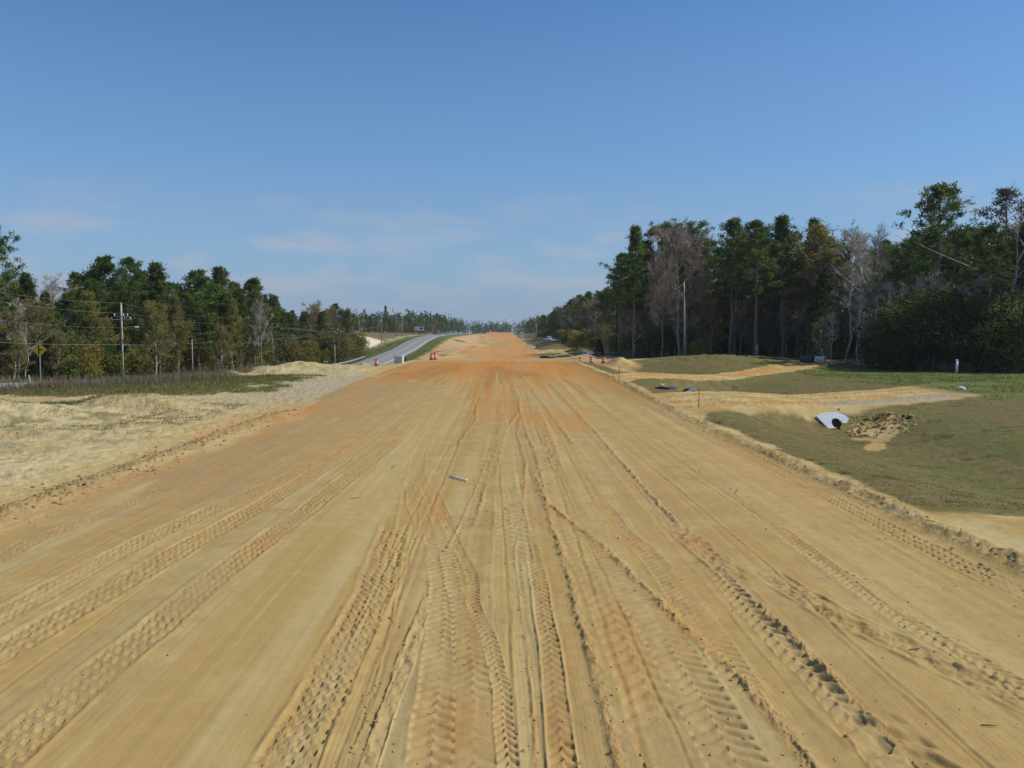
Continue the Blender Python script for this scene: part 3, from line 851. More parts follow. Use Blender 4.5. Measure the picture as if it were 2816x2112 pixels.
        col = mixc(col, C['brown'] * 1.45, np.clip(wl_ * 1.25, 0, 1) * (.2 + .4 * sstep(.35, .6, lumps)))
        # wheel ruts across the driveways
        for dist, cen, lim in ((d1, drive1, 34), (d2, drive2, 60)):
            q = (Y - cen(X)) / 1.25
            rt = (np.cos(q * 2.9) * .035 + .09 * (fbm(X * 1.5, q * 2.5, 3, 59) - .5) + .05 * sstep(.5, .7, fbm(X * 3.2, q * 3.0, 3, 67))) * (1 - sstep(3.2, 4.2, dist)) * right_f * (X < lim) * sstep(XR + .8, XR + 1.6, X)
            Z = Z + rt
        # washed-out bank around the culvert end
        Z = Z + np.exp(-(((X - 22.6) / 1.2) ** 2 + ((Y - 47.5) / 1.3) ** 2)) * (.25 + 1.3 * (fbm(X * 1.6, Y * 1.6, 4, 60) - .4)) - .35 * np.exp(-(((X - 20.4) / 1.5) ** 2 + ((Y - 44.6) / 1.5) ** 2))
        Z = Z - .16 * sstep(.66, .8, fbm(X * .5, Y * 1.6, 4, 49)) * g * right_f
    else:
        Z = Z + (sstep(XL, XL - 2, X) * (X > xh + HW + 4)) * .7 * (n_mid - .4) * (Y < 400)
    # keep ground under the pavement
    Z = np.where(np.abs(X - xh) < HW + .8, np.minimum(Z, Zhigh(Y) - .08), Z)
    # classes
    cls = np.zeros(X.shape, dtype=np.int8)                     # 0 ground
    cls[(onroad > 0)] = 1                                      # dirt road
    cls[right_f & (g > .5) & (wood < .5)] = 2                  # turf verge
    cls[right_f & (dv1 > .5) & (Y < 120)] = 3
    cls[right_f & (dv2 > .5) & (dv1 <= .5) & (Y < 125) & (X < 62)] = 4
    cls[left_f & (gl > .5) & (west < .5)] = 5                  # grass strip by the highway
    return X, Y, Z, col, cls

m_ground = ground_mat('loose_sandy_soil', 45, .5, .20)
m_road = ground_mat('graded_clay_soil', 75, .35, .13)
m_turf = ground_mat('short_turf', 30, .8, .30)
NAMES = {0: ('ground', m_ground), 1: ('dirt_road', m_road), 2: ('turf_verge', m_turf), 3: ('dirt_driveway', m_road), 4: ('sandy_driveway', m_road), 5: ('grass_strip', m_turf)}

def emit(parts, tag):
    """split a grid by class into separate ground meshes"""
    X, Y, Z, col, cls = parts
    nr, nc = X.shape
    V = np.stack([X, Y, Z], -1).reshape(-1, 3)
    K = col.reshape(-1, 3)
    i = np.arange(nr - 1)[:, None] * nc + np.arange(nc - 1)[None]
    F = np.stack([i, i + 1, i + nc + 1, i + nc], -1).reshape(-1, 4)
    fc = cls[:-1, :-1].reshape(-1)
    return V, F, K, fc

us_in = np.linspace(-.66, .66, 1090)
us_out = np.array([.70, .75, .8, .88, 1.0, 1.15, 1.35, 1.6, 2, 3, 5, 9, 20])
us = np.concatenate([-us_out[::-1], us_in, us_out])
rows = [3.0, 4.0, 5.0, 5.8, 6.4, 6.8, 7.0]
y = 7.0
while y < 120.0:
    k = 1.2 if y < 12 else (1.9 if y < 35 else 1.7)
    y += min(y * y / (4 * 829.0 * k), .42)
    rows.append(y)
rows[-1] = 120.0
rows = np.array(rows)
far_rows = [120.0]
while far_rows[-1] < 4800:
    y = far_rows[-1]
    far_rows.append(y + (1.5 if y < 330 else (3.0 if y < 780 else y * .05)))
far_rows = np.array(far_rows)
us_f = np.concatenate([-us_out[::-1], us_in[::3], us_out])
back_rows = np.array([-80, -40, -20, -10, -5, -2.5, 0, 3.0])

near_p = build_fan(rows, us, True)
far_p = build_fan(far_rows, us_f, False)
meshes = [emit(near_p, 'n'), emit(far_p, 'f')]
# behind and under the camera
bx = np.concatenate([np.linspace(-160, -14, 14), np.linspace(-11, 9, 30), np.linspace(12, 160, 14)])
bX, bY = np.meshgrid(bx, back_rows)
bZ = np.where(bY < 2.9, height(bX, bY) - .01, height(bX, bY) - .04)
bcol = np.broadcast_to(C['tan'], bX.shape + (3,)) * (1 + 0 * bX[..., None])
bcls = np.where((bX > XL) & (bX < XR), 1, 0).astype(np.int8)
meshes.append(emit((bX, bY, bZ, bcol, bcls), 'b'))
for cid, (nm, mt) in NAMES.items():
    Vs, Fs, Ks = [], [], []
    n0 = 0
    for V, F, K, fc in meshes:
        f = F[fc == cid]
        if not len(f): continue
        used, inv = np.unique(f.ravel(), return_inverse=True)
        Vs.append(V[used])
        Ks.append(K[used])
        Fs.append(inv.reshape(-1, 4) + n0)
        n0 += len(used)
    if not Vs: continue
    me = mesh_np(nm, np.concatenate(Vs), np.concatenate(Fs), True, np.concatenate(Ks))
    obj(nm, me, mt, kind='structure')
del meshes

# final surface heights for standing things on (near grid)
def ground_z(x, y):
    if y < 119 and y > 7:
        X, Y, Z = near_p[0], near_p[1], near_p[2]
        r = int(np.clip(np.searchsorted(rows, y), 1, len(rows) - 1))
        if abs(rows[r - 1] - y) < abs(rows[r] - y): r -= 1
        c = int(np.clip(np.searchsorted(us, x / rows[r]), 0, len(us) - 1))
        return float(Z[r, c])
    X, Y, Z = far_p[0], far_p[1], far_p[2]
    r = int(np.clip(np.searchsorted(far_rows, y), 1, len(far_rows) - 1))
    if abs(far_rows[r - 1] - y) < abs(far_rows[r] - y): r -= 1
    c = int(np.clip(np.searchsorted(us_f, x / far_rows[r]), 0, len(us_f) - 1))
    return float(Z[r, c])
# ------------------------------------------------------------------ the paved highway
m_asph = mat('worn_asphalt', (.245, .238, .230), .9, var=.12, scale=.8, bump=.2, bscale=30)
m_yel = mat('yellow_road_paint', (.55, .42, .16), .8, var=.2, scale=2)
m_wht = mat('white_road_paint', (.66, .66, .63), .8, var=.15, scale=2)

def ribbon(name, offs, lift, y0, y1, step, m, parent=None, skirt=0.0, **kw):
    ys = np.arange(y0, y1, step)
    xc, zc = Xhigh(ys), Zhigh(ys)
    cols = [np.stack([xc + o, ys, zc + l], -1) for o, l in zip(offs, lift)]
    n = len(offs)
    V = np.stack(cols, 1).reshape(-1, 3)
    i = np.arange(len(ys) - 1)[:, None] * n + np.arange(n - 1)[None]
    F = np.stack([i, i + 1, i + n + 1, i + n], -1).reshape(-1, 4)
    return obj(name, mesh_np(name, V, F), m, parent, **kw)

hw = ribbon('highway', [-HW - .3, -HW, -2, 0, 2, HW, HW + .3], [-.4, 0, .03, .06, .03, 0, -.4], -60, 860, 3, m_asph, kind='structure')
for o in (-.2, .2):
    ribbon('centre_line', [o - .08, o + .08], [.063, .063], -60, 860, 3, m_yel, hw)
for o in (-3.35, 3.35):
    ribbon('edge_line', [o - .09, o + .09], [.018, .018], -60, 860, 3, m_wht, hw)

# ------------------------------------------------------------------ vegetation prototypes
def tube_np(P, R, sides=4):
    """tapered tube along points P (k,3)"""
    P = np.asarray(P, float)
    R = np.asarray(R, float)
    k = len(P)
    D = np.gradient(P, axis=0)
    D /= np.linalg.norm(D, axis=1)[:, None] + 1e-9
    ref = np.where(np.abs(D[:, 2:3]) > .9, np.array([[1., 0, 0]]), np.array([[0, 0, 1.]]))
    A = np.cross(ref, D)
    A /= np.linalg.norm(A, axis=1)[:, None] + 1e-9
    B = np.cross(D, A)
    t = np.arange(sides) * 2 * np.pi / sides
    V = P[:, None] + (A[:, None] * np.cos(t)[None, :, None] + B[:, None] * np.sin(t)[None, :, None]) * R[:, None, None]
    V = V.reshape(-1, 3)
    i = np.arange(k - 1)[:, None] * sides
    j = np.arange(sides)[None]
    j2 = (j + 1) % sides
    F = np.stack([i + j, i + j2, i + sides + j2, i + sides + j], -1).reshape(-1, 4)
    return V, F

def blades_np(base, dirs, length, width, rng, bend=0.0):
    """thin quads from base along dirs (kite outline)"""
    n = len(base)
    d = dirs / (np.linalg.norm(dirs, axis=1)[:, None] + 1e-9)
    r = rng.normal(size=(n, 3))
    s = np.cross(d, r)
    s /= np.linalg.norm(s, axis=1)[:, None] + 1e-9
    L = np.broadcast_to(np.asarray(length, float).reshape(-1, 1), (n, 1))
    W = np.broadcast_to(np.asarray(width, float).reshape(-1, 1), (n, 1))
    a = base - s * W * .25
    b = base + d * L * .55 - s * W * .5
    c = base + d * L
    e = base + d * L * .45 + s * W * .5
    V = np.stack([a, b, c, e], 1).reshape(-1, 3)
    F = np.arange(4 * n).reshape(-1, 4)
    return V, F

class NB:
    def __init__(self):
        self.V, self.F, self.n = [], [], 0
    def add(self, VF):
        V, F = VF
        self.V.append(V)
        self.F.append(F + self.n)
        self.n += len(V)
    def mesh(self, name, smooth=True):
        return mesh_np(name, np.concatenate(self.V), np.concatenate(self.F), smooth)

def rdir(rng, n, up=0.0):
    d = rng.normal(size=(n, 3))
    d /= np.linalg.norm(d, axis=1)[:, None]
    d[:, 2] += up
    return d

def make_pine(seed, H=18.0, start=.38, W=3.4, nb=46, clumps=4, top='round', nper=42, lean=0.0, rt=.2, cs=.72):
    rng = np.random.default_rng(seed)
    tr, cr = NB(), NB()
    z = np.linspace(0, H * .985, 14)
    wob = np.cumsum(rng.normal(size=(14, 2)) * .07, 0)
    P = np.stack([wob[:, 0] + lean * (z / H) ** 2, wob[:, 1], z], -1)
    tr.add(tube_np(P, rt * (1 - .86 * z / H) + .02, 8))
    # a few dead stubs below the crown
    for i in range(7):
        zz = H * rng.uniform(start * .45, start)
        az = rng.uniform(0, 6.28)
        b = np.array([np.interp(zz, z, P[:, 0]), np.interp(zz, z, P[:, 1]), zz])
        L = rng.uniform(.5, 1.6)
        tr.add(tube_np([b, b + L * np.array([math.cos(az), math.sin(az), rng.uniform(-.2, .4)])], [.035, .01], 3))
    base, dirs = [], []
    for i in range(nb):
        t = (i + rng.uniform(0, .9)) / nb
        zz = H * (start + (1 - start) * t ** .92)
        az = i * 2.4 + rng.uniform(-.6, .6)
        if top == 'round':
            L = W * (.55 + .55 * math.sin(math.pi * min(1, t * .9 + .12))) * (1 - t ** 5 * .75)
        elif top == 'cone':
            L = W * (1.05 - .88 * t)
        else:  # flat, umbrella
            L = W * (.35 + .75 * t ** .7) * (1 - t ** 9 * .6)
        L *= rng.uniform(.6, 1.15)
        el = math.radians(-6 + 46 * t + rng.uniform(-10, 12))
        d = np.array([math.cos(az) * math.cos(el), math.sin(az) * math.cos(el), math.sin(el)])
        b = np.array([np.interp(zz, z, P[:, 0]), np.interp(zz, z, P[:, 1]), zz])
        mid = b + d * L * .55 + np.array([0, 0, -.04 * L])
        end = b + d * L + np.array([0, 0, .14 * L])
        tr.add(tube_np([b, mid, end], [.05 * (1 - t * .5) + .015, .03, .012], 3))
        for c in range(clumps):
            s = rng.uniform(.38, 1.02)
            p = b + (mid - b) * min(1, s / .55) if s < .55 else mid + (end - mid) * (s - .55) / .45
            p = p + rng.normal(size=3) * np.array([.32, .32, .16]) * (L / W) * 1.2
            r = cs * rng.uniform(.7, 1.25)
            n = nper
            dd = rdir(rng, n, .45)
            base.append(p + dd * r * .12 + rng.normal(size=(n, 3)) * r * .34 * np.array([1, 1, .6]))
            dirs.append(dd)
    # leader tuft
    for c in range(5):
        dd = rdir(rng, nper, .8)
        base.append(P[-1] + rng.normal(size=3) * .3 + rng.normal(size=(nper, 3)) * .2)
        dirs.append(dd)
    base = np.concatenate(base)
    dirs = np.concatenate(dirs)
    n = len(base)
    cr.add(blades_np(base, dirs, rng.uniform(.32, .56, n), rng.uniform(.10, .19, n), rng))
    return tr.mesh('trunk'), cr.mesh('crown', False)

def make_bare(seed, H=14.0, W=4.0, start=.3, limbs=16, leaf=0, tw=.035, leafsize=.16, twigs=(5, 6, 3), spread=1.0, rt=.16, crook=.06):
    """leafless or budding broadleaf tree"""
    rng = np.random.default_rng(seed)
    tr, cr, lf = NB(), NB(), NB()
    z = np.linspace(0, H * .9, 12)
    wob = np.cumsum(rng.normal(size=(12, 2)) * crook * 2, 0)
    P = np.stack([wob[:, 0], wob[:, 1], z], -1)
    tr.add(tube_np(P, rt * (1 - .9 * z / (H * .9)) + .02, 7))
    tips_b, tips_d = [], []
    for i in range(limbs):
        t = (i + rng.uniform(0, 1)) / limbs
        zz = H * (start + (.88 - start) * t)
        az = i * 2.4 + rng.uniform(-.7, .7)
        L = W * (.5 + .7 * math.sin(math.pi * (t * .75 + .2))) * rng.uniform(.7, 1.15) * spread
        el = math.radians(22 + 45 * t + rng.uniform(-14, 14))
        d = np.array([math.cos(az) * math.cos(el), math.sin(az) * math.cos(el), math.sin(el)])
        b = np.array([np.interp(zz, z, P[:, 0]), np.interp(zz, z, P[:, 1]), zz])
        k = np.linspace(0, 1, 5)[:, None]
        Q = b + d * L * k + np.array([0, 0, .25 * L]) * k ** 2 + np.cumsum(rng.normal(size=(5, 3)) * crook * L * .5, 0) * k
        tr.add(tube_np(Q, np.linspace(.062 * (1 - .4 * t) + .01, .014, 5), 4))
        for j in range(twigs[0]):
            s = rng.uniform(.25, 1.0)
            p = np.array([np.interp(s, k[:, 0], Q[:, a]) for a in range(3)])
            d2 = d + rng.normal(size=3) * .62 + np.array([0, 0, .3])
            d2 /= np.linalg.norm(d2)
            L2 = L * rng.uniform(.28, .55) * (1.15 - .4 * s)
            e2 = p + d2 * L2
            m2 = p + d2 * L2 * .5 + rng.normal(size=3) * .08 * L2
            tr.add(tube_np([p, m2, e2], [.022, .016, .008], 3))
            for q in range(twigs[1]):
                s2 = rng.uniform(.2, 1)
                p3 = p + (e2 - p) * s2
                d3 = d2 + rng.normal(size=(twigs[2], 3)) * .7 + np.array([0, 0, .25])
                tips_b.append(np.repeat(p3[None], twigs[2], 0))
                tips_d.append(d3)
    tb = np.concatenate(tips_b)
    td = np.concatenate(tips_d)
    n = len(tb)
    Lt = rng.uniform(.45, 1.15, n)
    V, F = blades_np(tb, td, Lt, np.full(n, tw), rng)
    cr.add((V, F))
    if leaf:
        idx = rng.integers(0, n, leaf)
        u = td[idx] / np.linalg.norm(td[idx], axis=1)[:, None]
        pb = tb[idx] + u * (Lt[idx] * rng.uniform(.2, 1.05, leaf))[:, None] + rng.normal(size=(leaf, 3)) * .1
        lf.add(blades_np(pb, rdir(rng, leaf, .1), rng.uniform(.7, 1.2, leaf) * leafsize, rng.uniform(.5, .9, leaf) * leafsize, rng))
    return tr.mesh('trunk'), cr.mesh('twigs', False), (lf.mesh('leaves', False) if leaf else None)

def make_bush(seed, W=3.0, H=4.0, n=5200, lobes=26, size=.2, cone=False, hollow=.45, stems=6):
    rng = np.random.default_rng(seed)
    tr, cr = NB(), NB()
    for i in range(stems):
        az = rng.uniform(0, 6.28)
        r = W * rng.uniform(.1, .5)
        top = np.array([r * math.cos(az), r * math.sin(az), H * rng.uniform(.55, .85)])
        b0 = np.array([.12 * W * math.cos(az), .12 * W * math.sin(az), 0])
        tr.add(tube_np([b0, b0 * .4 + top * .5 + rng.normal(size=3) * .1, top], [.06, .04, .015], 4))
    bases, dirs = [], []
    per = n // lobes
    for i in range(lobes):
        t = (i + .5) / lobes
        az = i * 2.4 + rng.uniform(-.4, .4)
        if cone:
            zz = H * (.06 + .9 * t)
            R = W * (1.03 - t) ** .75 * rng.uniform(.55, .9)
            lr = np.array([.5, .5, .42]) * W * (1.1 - t * .85) * rng.uniform(.6, 1.0) * .75
        else:
            zz = H * (.12 + .72 * rng.uniform(0, 1) ** .8)
            R = W * math.sqrt(max(.05, 1 - ((zz / H - .42) / .62) ** 2)) * rng.uniform(.35, .85)
            lr = np.array([.42, .42, .34]) * W * rng.uniform(.55, 1.1)
        cpos = np.array([R * math.cos(az), R * math.sin(az), zz])
        d = rng.normal(size=(per, 3))
        d /= np.linalg.norm(d, axis=1)[:, None]
        rad = rng.uniform(hollow, 1.0, per) ** .6
        p = cpos + d * lr * rad[:, None] * rng.uniform(.8, 1.15, (per, 1))
        p[:, 2] = np.maximum(p[:, 2], .05)
        bases.append(p)
        dirs.append(d * .8 + rng.normal(size=(per, 3)) * .8 + np.array([0, 0, .2]))
    B = np.concatenate(bases)
    D = np.concatenate(dirs)
    m = len(B)
    cr.add(blades_np(B, D, rng.uniform(.7, 1.3, m) * size, rng.uniform(.45, .8, m) * size, rng))
    return tr.mesh('trunk'), cr.mesh('crown', False)

m_pbark = mat('pine_bark', (.19, .145, .115), .9, var=.4, scale=3, rand=.2)
m_gbark = mat('grey_bark', (.33, .295, .255), .9, var=.35, scale=3, rand=.25)
m_wbark = mat('pale_bark', (.52, .49, .44), .9, var=.3, scale=3, rand=.15)
m_twig = mat('twigs', (.30, .24, .18), .9, var=.25, scale=1.5, rand=.25)
m_twig_p = mat('pale_twigs', (.42, .36, .30), .9, var=.25, scale=1.5, rand=.2)
m_need = leaf_mat('pine_needles', (.060, .105, .020), (.165, .225, .040), .45, .25, .8)
m_need_o = leaf_mat('pine_needles_olive', (.080, .110, .022), (.185, .215, .045), .45, .2, .8)
m_need_r = leaf_mat('browned_pine_needles', (.15, .085, .06), (.09, .095, .045), .28, .1, .7)
m_ever = leaf_mat('evergreen_leaves', (.060, .085, .018), (.165, .195, .040), .45, .3, .9)
m_cedar = leaf_mat('cedar_foliage', (.036, .050, .012), (.085, .098, .022), .34, .15, .9)
m_olive = leaf_mat('budding_leaves', (.21, .205, .036), (.31, .25, .055), .48, .25, .6)
m_rust = leaf_mat('rusty_leaves', (.28, .195, .055), (.22, .19, .046), .48, .25, .6)
m_lime = leaf_mat('fresh_green_leaves', (.095, .175, .025), (.14, .22, .04), .4, .15, .8)

PROTO = {}
def reg(kind, h, parts): PROTO[kind] = (h, parts)   # parts: (part name, mesh, material)

for i, (k, kw) in enumerate({
        'pine_full': dict(H=18, start=.24, W=3.9, nb=64, top='round'),
        'pine_full2': dict(H=18, start=.28, W=3.7, nb=60, top='cone', cs=.7),
        'pine_tall': dict(H=24, start=.50, W=4.1, nb=50, top='round', rt=.26),
        'pine_tall2': dict(H=24, start=.56, W=4.3, nb=46, top='flat', rt=.26),
        'pine_tall3': dict(H=24, start=.42, W=4.0, nb=54, top='cone', rt=.25, clumps=4),
        'pine_spread': dict(H=22, start=.45, W=5.4, nb=46, top='round', rt=.34, clumps=5, cs=.75, lean=.8),
        'pine_small': dict(H=12, start=.28, W=2.0, nb=36, top='cone', clumps=3, rt=.13),
        }.items()):
    t_, c_ = make_pine(100 + i, **kw)
    reg(k, kw['H'], [('trunk', t_, m_pbark), ('crown', c_, m_need_o if k in ('pine_full2', 'pine_tall2') else m_need)])
t_, c_ = make_pine(131, H=22, start=.5, W=3.6, nb=38, clumps=3, nper=22, rt=.28)
reg('pine_brown', 22, [('trunk', t_, m_pbark), ('crown', c_, m_need_r)])
for k, sd, kw, lm, tm, bk in (
        ('bare', 201, dict(H=14, W=3.4, limbs=20, twigs=(6, 8, 4)), None, m_twig_p, m_gbark),
        ('bare_round', 202, dict(H=17, W=4.9, start=.36, limbs=30, twigs=(8, 10, 4), rt=.2, tw=.045), None, m_twig, m_twig),
        ('bare_thin', 203, dict(H=15, W=1.7, start=.35, limbs=18, twigs=(4, 5, 3), rt=.09, tw=.03), None, m_twig_p, m_wbark),
        ('bare_crooked', 204, dict(H=16, W=5.2, start=.4, limbs=11, twigs=(5, 5, 3), rt=.26, crook=.16), None, m_twig, m_wbark),
        ('budding', 205, dict(H=13, W=2.9, start=.18, limbs=22, leaf=7500, leafsize=.2, twigs=(5, 5, 3)), m_olive, m_twig, m_gbark),
        ('budding2', 206, dict(H=13, W=3.6, start=.15, limbs=24, leaf=8500, leafsize=.2, twigs=(5, 6, 3)), m_rust, m_twig, m_gbark),
        ('budding_slim', 207, dict(H=13, W=1.9, start=.12, limbs=24, leaf=7500, leafsize=.2, twigs=(5, 5, 3), rt=.1), m_olive, m_twig, m_gbark),
        ('sapling_green', 208, dict(H=10, W=1.2, start=.15, limbs=16, leaf=1500, twigs=(3, 4, 3), rt=.07, leafsize=.22), m_lime, m_twig_p, m_wbark)):
    t_, c_, l_ = make_bare(sd, leaf=kw.pop('leaf', 0), **kw)
    P = [('trunk', t_, bk), ('twigs', c_, tm)]
    if l_ is not None: P.append(('leaves', l_, lm))
    reg(k, kw['H'], P)
for k, sd, kw, lm in (
        ('bush', 301, dict(W=2.6, H=4.0), m_ever), ('bush2', 302, dict(W=2.0, H=4.6, lobes=20), m_ever),
        ('bush_big', 303, dict(W=4.6, H=8.5, n=11000, lobes=44, size=.27, stems=9), m_ever),
        ('bush_olive', 304, dict(W=2.3, H=4.2, n=3800, hollow=.3), m_olive), ('bush_rust', 305, dict(W=2.2, H=3.4, n=3200, hollow=.3), m_rust),
        ('cedar', 306, dict(W=3.4, H=12, n=11000, lobes=60, size=.24, cone=True, stems=3), m_cedar)):
    t_, c_ = make_bush(sd, **kw)
    reg(k, kw['H'], [('trunk', t_, m_pbark), ('crown', c_, lm)])
for _, (h, P) in PROTO.items():
    for nm, me, mt in P:
        me.materials.append(mt)

NAME_OF = {}
for k in PROTO:
    NAME_OF[k] = ('pine_tree' if k.startswith('pine') else 'cedar_tree' if k == 'cedar' else 'evergreen_shrub' if k in ('bush', 'bush2', 'bush_big')
                  else 'budding_shrub' if k.startswith('bush') else 'sapling' if k.startswith('sapling') else 'budding_tree' if k.startswith('budding') else 'bare_tree')
PLANTS = []
prng = random.Random(7)
def plant(kind, x, y, h, label, group=None, sx=1.0, rz=None, sink=.12, parts=True):
    ph, P = PROTO[kind]
    z = zat(x, y) - sink
    e = empty(NAME_OF[kind], (x, y, z), prng.uniform(0, 6.28) if rz is None else rz, label=label, cat='shrub' if 'shrub' in NAME_OF[kind] else 'tree', group=group)
    s = h / ph
    e.scale = (s * sx, s * sx, s)
    for nm, me, mt in P:
        o = bpy.data.objects.new(nm, me)
        o.parent = e
        COL.objects.link(o)
    PLANTS.append((x, y))
    return e

def bear(px, d):                 # sideways metres of something sighted at this bearing, d metres ahead
    return (px - 1380.0) / 2279.0 * d
def top_h(py, d, x):             # height of something whose tip is sighted at this elevation
    return CAM_Z + (920.0 - py) / 2279.0 * d - zat(x, d)
# ------------------------------------------------------------------ trees one can tell apart
def single(kind, px, py, d, label, sx=1.0, group=None):
    x = bear(px, d)
    return plant(kind, x, d, top_h(py, d, x), label, group, sx)

# left of the highway
single('pine_spread', 0, 632, 96, 'big dark pine with spreading limbs at the wood edge past the yellow sign', .8)
single('pine_full2', 92, 760, 108, 'short pine between the big spreading pine and the pale bare tree')
single('bare', 165, 783, 113, 'pale grey leafless tree behind the yellow diamond sign', 1.15)
single('bare', 55, 840, 101, 'leafless grey tree in front of the short pine', .9)
single('bare_crooked', 85, 900, 92, 'low crooked whitish bare tree just behind the yellow sign', .7)
single('pine_full', 228, 760, 118, 'dense dark pine at the left shoulder of the tall pine clump', 1.1)
single('pine_full', 300, 716, 120, 'tallest full pine of the clump behind the lamp pole', 1.05)
single('pine_tall', 372, 718, 126, 'open-topped pine just right of the tallest clump pine')
single('pine_full2', 443, 733, 119, 'conical dark pine with visible trunk between the first two poles', 1.1)
single('budding_slim', 492, 812, 116, 'yellow-green budding tree in front of the pine clump')
single('budding', 430, 838, 110, 'brownish budding tree at the foot of the conical pine')
single('pine_full', 552, 752, 134, 'broad bright green pine near the second pole', 1.25)
single('pine_full2', 612, 746, 138, 'rounded pine standing right of the broad green pine', 1.25)
single('pine_full', 700, 775, 158, 'rounded dark pine at the right end of the tall pine clump', 1.2)
single('pine_full2', 664, 800, 150, 'shorter pine tucked before the end of the pine clump', 1.1)
single('budding_slim', 640, 828, 137, 'olive budding tree directly behind the second pole')
single('bare', 722, 842, 148, 'slim leafless tree rising from olive brush near the third pole', .7)
single('budding', 605, 900, 128, 'low rusty-olive tree left of the second pole')
single('budding2', 870, 845, 215, 'broad tan budding tree topping the low wood beside the sand clearing', 1.1)
single('budding2', 915, 858, 222, 'reddish budding tree next to the sand clearing', .9)
single('budding_slim', 955, 850, 226, 'greenish slim tree at the edge of the sand clearing', 1.2)
single('pine_full', 925, 838, 262, 'dark pine crown rising behind the tan budding trees', 1.1)
single('bare_thin', 935, 858, 225, 'leafless thin tree by the greenish slim tree', 1.2)
single('pine_tall3', 1062, 842, 420, 'slender pine poking above the far left tree line', .8)
# right of the dirt road
single('pine_tall3', 1742, 630, 152, 'tall slender pine at the corner of the dark stand', 1.0)
single('pine_tall2', 1808, 640, 166, 'flat-topped pine behind the big leafless tree, left one', 1.0)
single('pine_tall2', 1848, 632, 164, 'flat-topped pine behind the big leafless tree, middle one', 1.0)
single('pine_tall2', 1908, 634, 163, 'flat-topped pine behind the big leafless tree, right one', 1.15)
single('bare_round', 1866, 660, 153, 'big round leafless tree with brown twigs behind the pale pole', 1.0)
single('bare_round', 1822, 735, 148, 'smaller leafless tree beside the big round leafless tree', .7)
single('pine_tall', 2008, 612, 144, 'tall pine with twin tufted tops right of the big leafless tree', 1.05)
single('pine_tall', 2082, 618, 140, 'tall pine with a long dark bare trunk in mid stand', 1.15)
single('pine_tall3', 2155, 604, 144, 'tall pointed pine before the dark cedar', 1.25)
single('pine_tall3', 2228, 610, 150, 'dark pine top showing left of the olive trees', .9)
single('budding', 2285, 635, 140, 'tall olive budding tree behind the dark cedar', 1.25)
single('cedar', 2262, 742, 122, 'massive dark cedar cone by the concrete pipes', 1.0)
single('bare_thin', 2330, 608, 128, 'tall thin pale tree with grey twigs beyond the concrete pipes', 1.3)
single('bare_thin', 2362, 625, 130, 'second tall pale tree beside the thin one', 1.2)
single('bare', 2412, 660, 134, 'greyish bare tree behind the bright green sapling', 1.0)
single('sapling_green', 2416, 715, 116, 'tall sapling with bright new green leaves', .9)
single('sapling_green', 2262, 868, 117, 'low bright green sapling at the foot of the cedar', 1.3)
single('bare_thin', 2292, 850, 116, 'thin white-stemmed bare sapling in front of the cedar', 1.0)
single('bare_thin', 2366, 800, 114, 'thin white-stemmed bare sapling left of the big evergreen shrub', .9)
single('bare_thin', 2440, 760, 113, 'thin white-stemmed bare sapling at the edge of the big evergreen shrub', 1.0)
single('pine_tall', 2440, 668, 140, 'small pine crown between the pale trees and the great pine', .8)
single('pine_spread', 2590, 526, 113, 'great pine with heavy spreading limbs above the big evergreen shrub', .95)
single('pine_brown', 2772, 530, 108, 'pine with browned reddish top at the edge of the wood', 1.0)
single('bare_crooked', 2790, 610, 103, 'crooked leafless tree with whitish limbs before the browned pine', 1.0)
single('bare', 2690, 760, 106, 'leafless greyish tree above the evergreen thickets', .9)
single('bush_big', 2530, 775, 106, 'huge dark evergreen shrub bulging over the green grass', 1.15)
single('bush_big', 2640, 800, 104, 'wide evergreen thicket behind the white pipe post', 1.0)
single('bush_big', 2745, 790, 103, 'evergreen thicket under the browned pine', 1.1)
single('bush_big', 2840, 770, 100, 'evergreen thicket at the outer end of the wood edge', 1.0)
single('bush_big', 2470, 880, 107, 'rounded low evergreen shrub beside the bright sapling', .9)
single('cedar', 1649, 930, 160, 'small dark round cedar beside the grey box', 1.3)
single('bush_olive', 1925, 925, 145, 'mid green round shrub near the pale pole')
single('bush_olive', 1588, 900, 205, 'olive shrub at the bend of the right wood')

# ------------------------------------------------------------------ the woods behind them
L_OUT = [(-400, 640), (0, 655), (40, 775), (120, 812), (200, 812), (215, 775), (260, 745), (300, 740), (400, 745), (450, 755), (500, 800), (540, 785), (580, 770),
         (660, 785), (700, 795), (760, 815), (775, 858), (850, 855), (960, 858), (1000, 868), (1100, 874), (1200, 884), (1270, 893), (1400, 900)]
R_OUT = [(1400, 900), (1450, 888), (1480, 870), (1520, 858), (1560, 822), (1600, 806), (1640, 800), (1690, 778), (1715, 690), (1760, 665), (1800, 660), (1960, 665),
         (1985, 640), (2080, 635), (2160, 625), (2210, 655), (2290, 650), (2400, 668), (2470, 705), (2520, 640), (2690, 620), (2720, 620), (2816, 600), (3400, 580)]
def cap(out, px): return float(np.interp(px, [p[0] for p in out], [p[1] for p in out]))

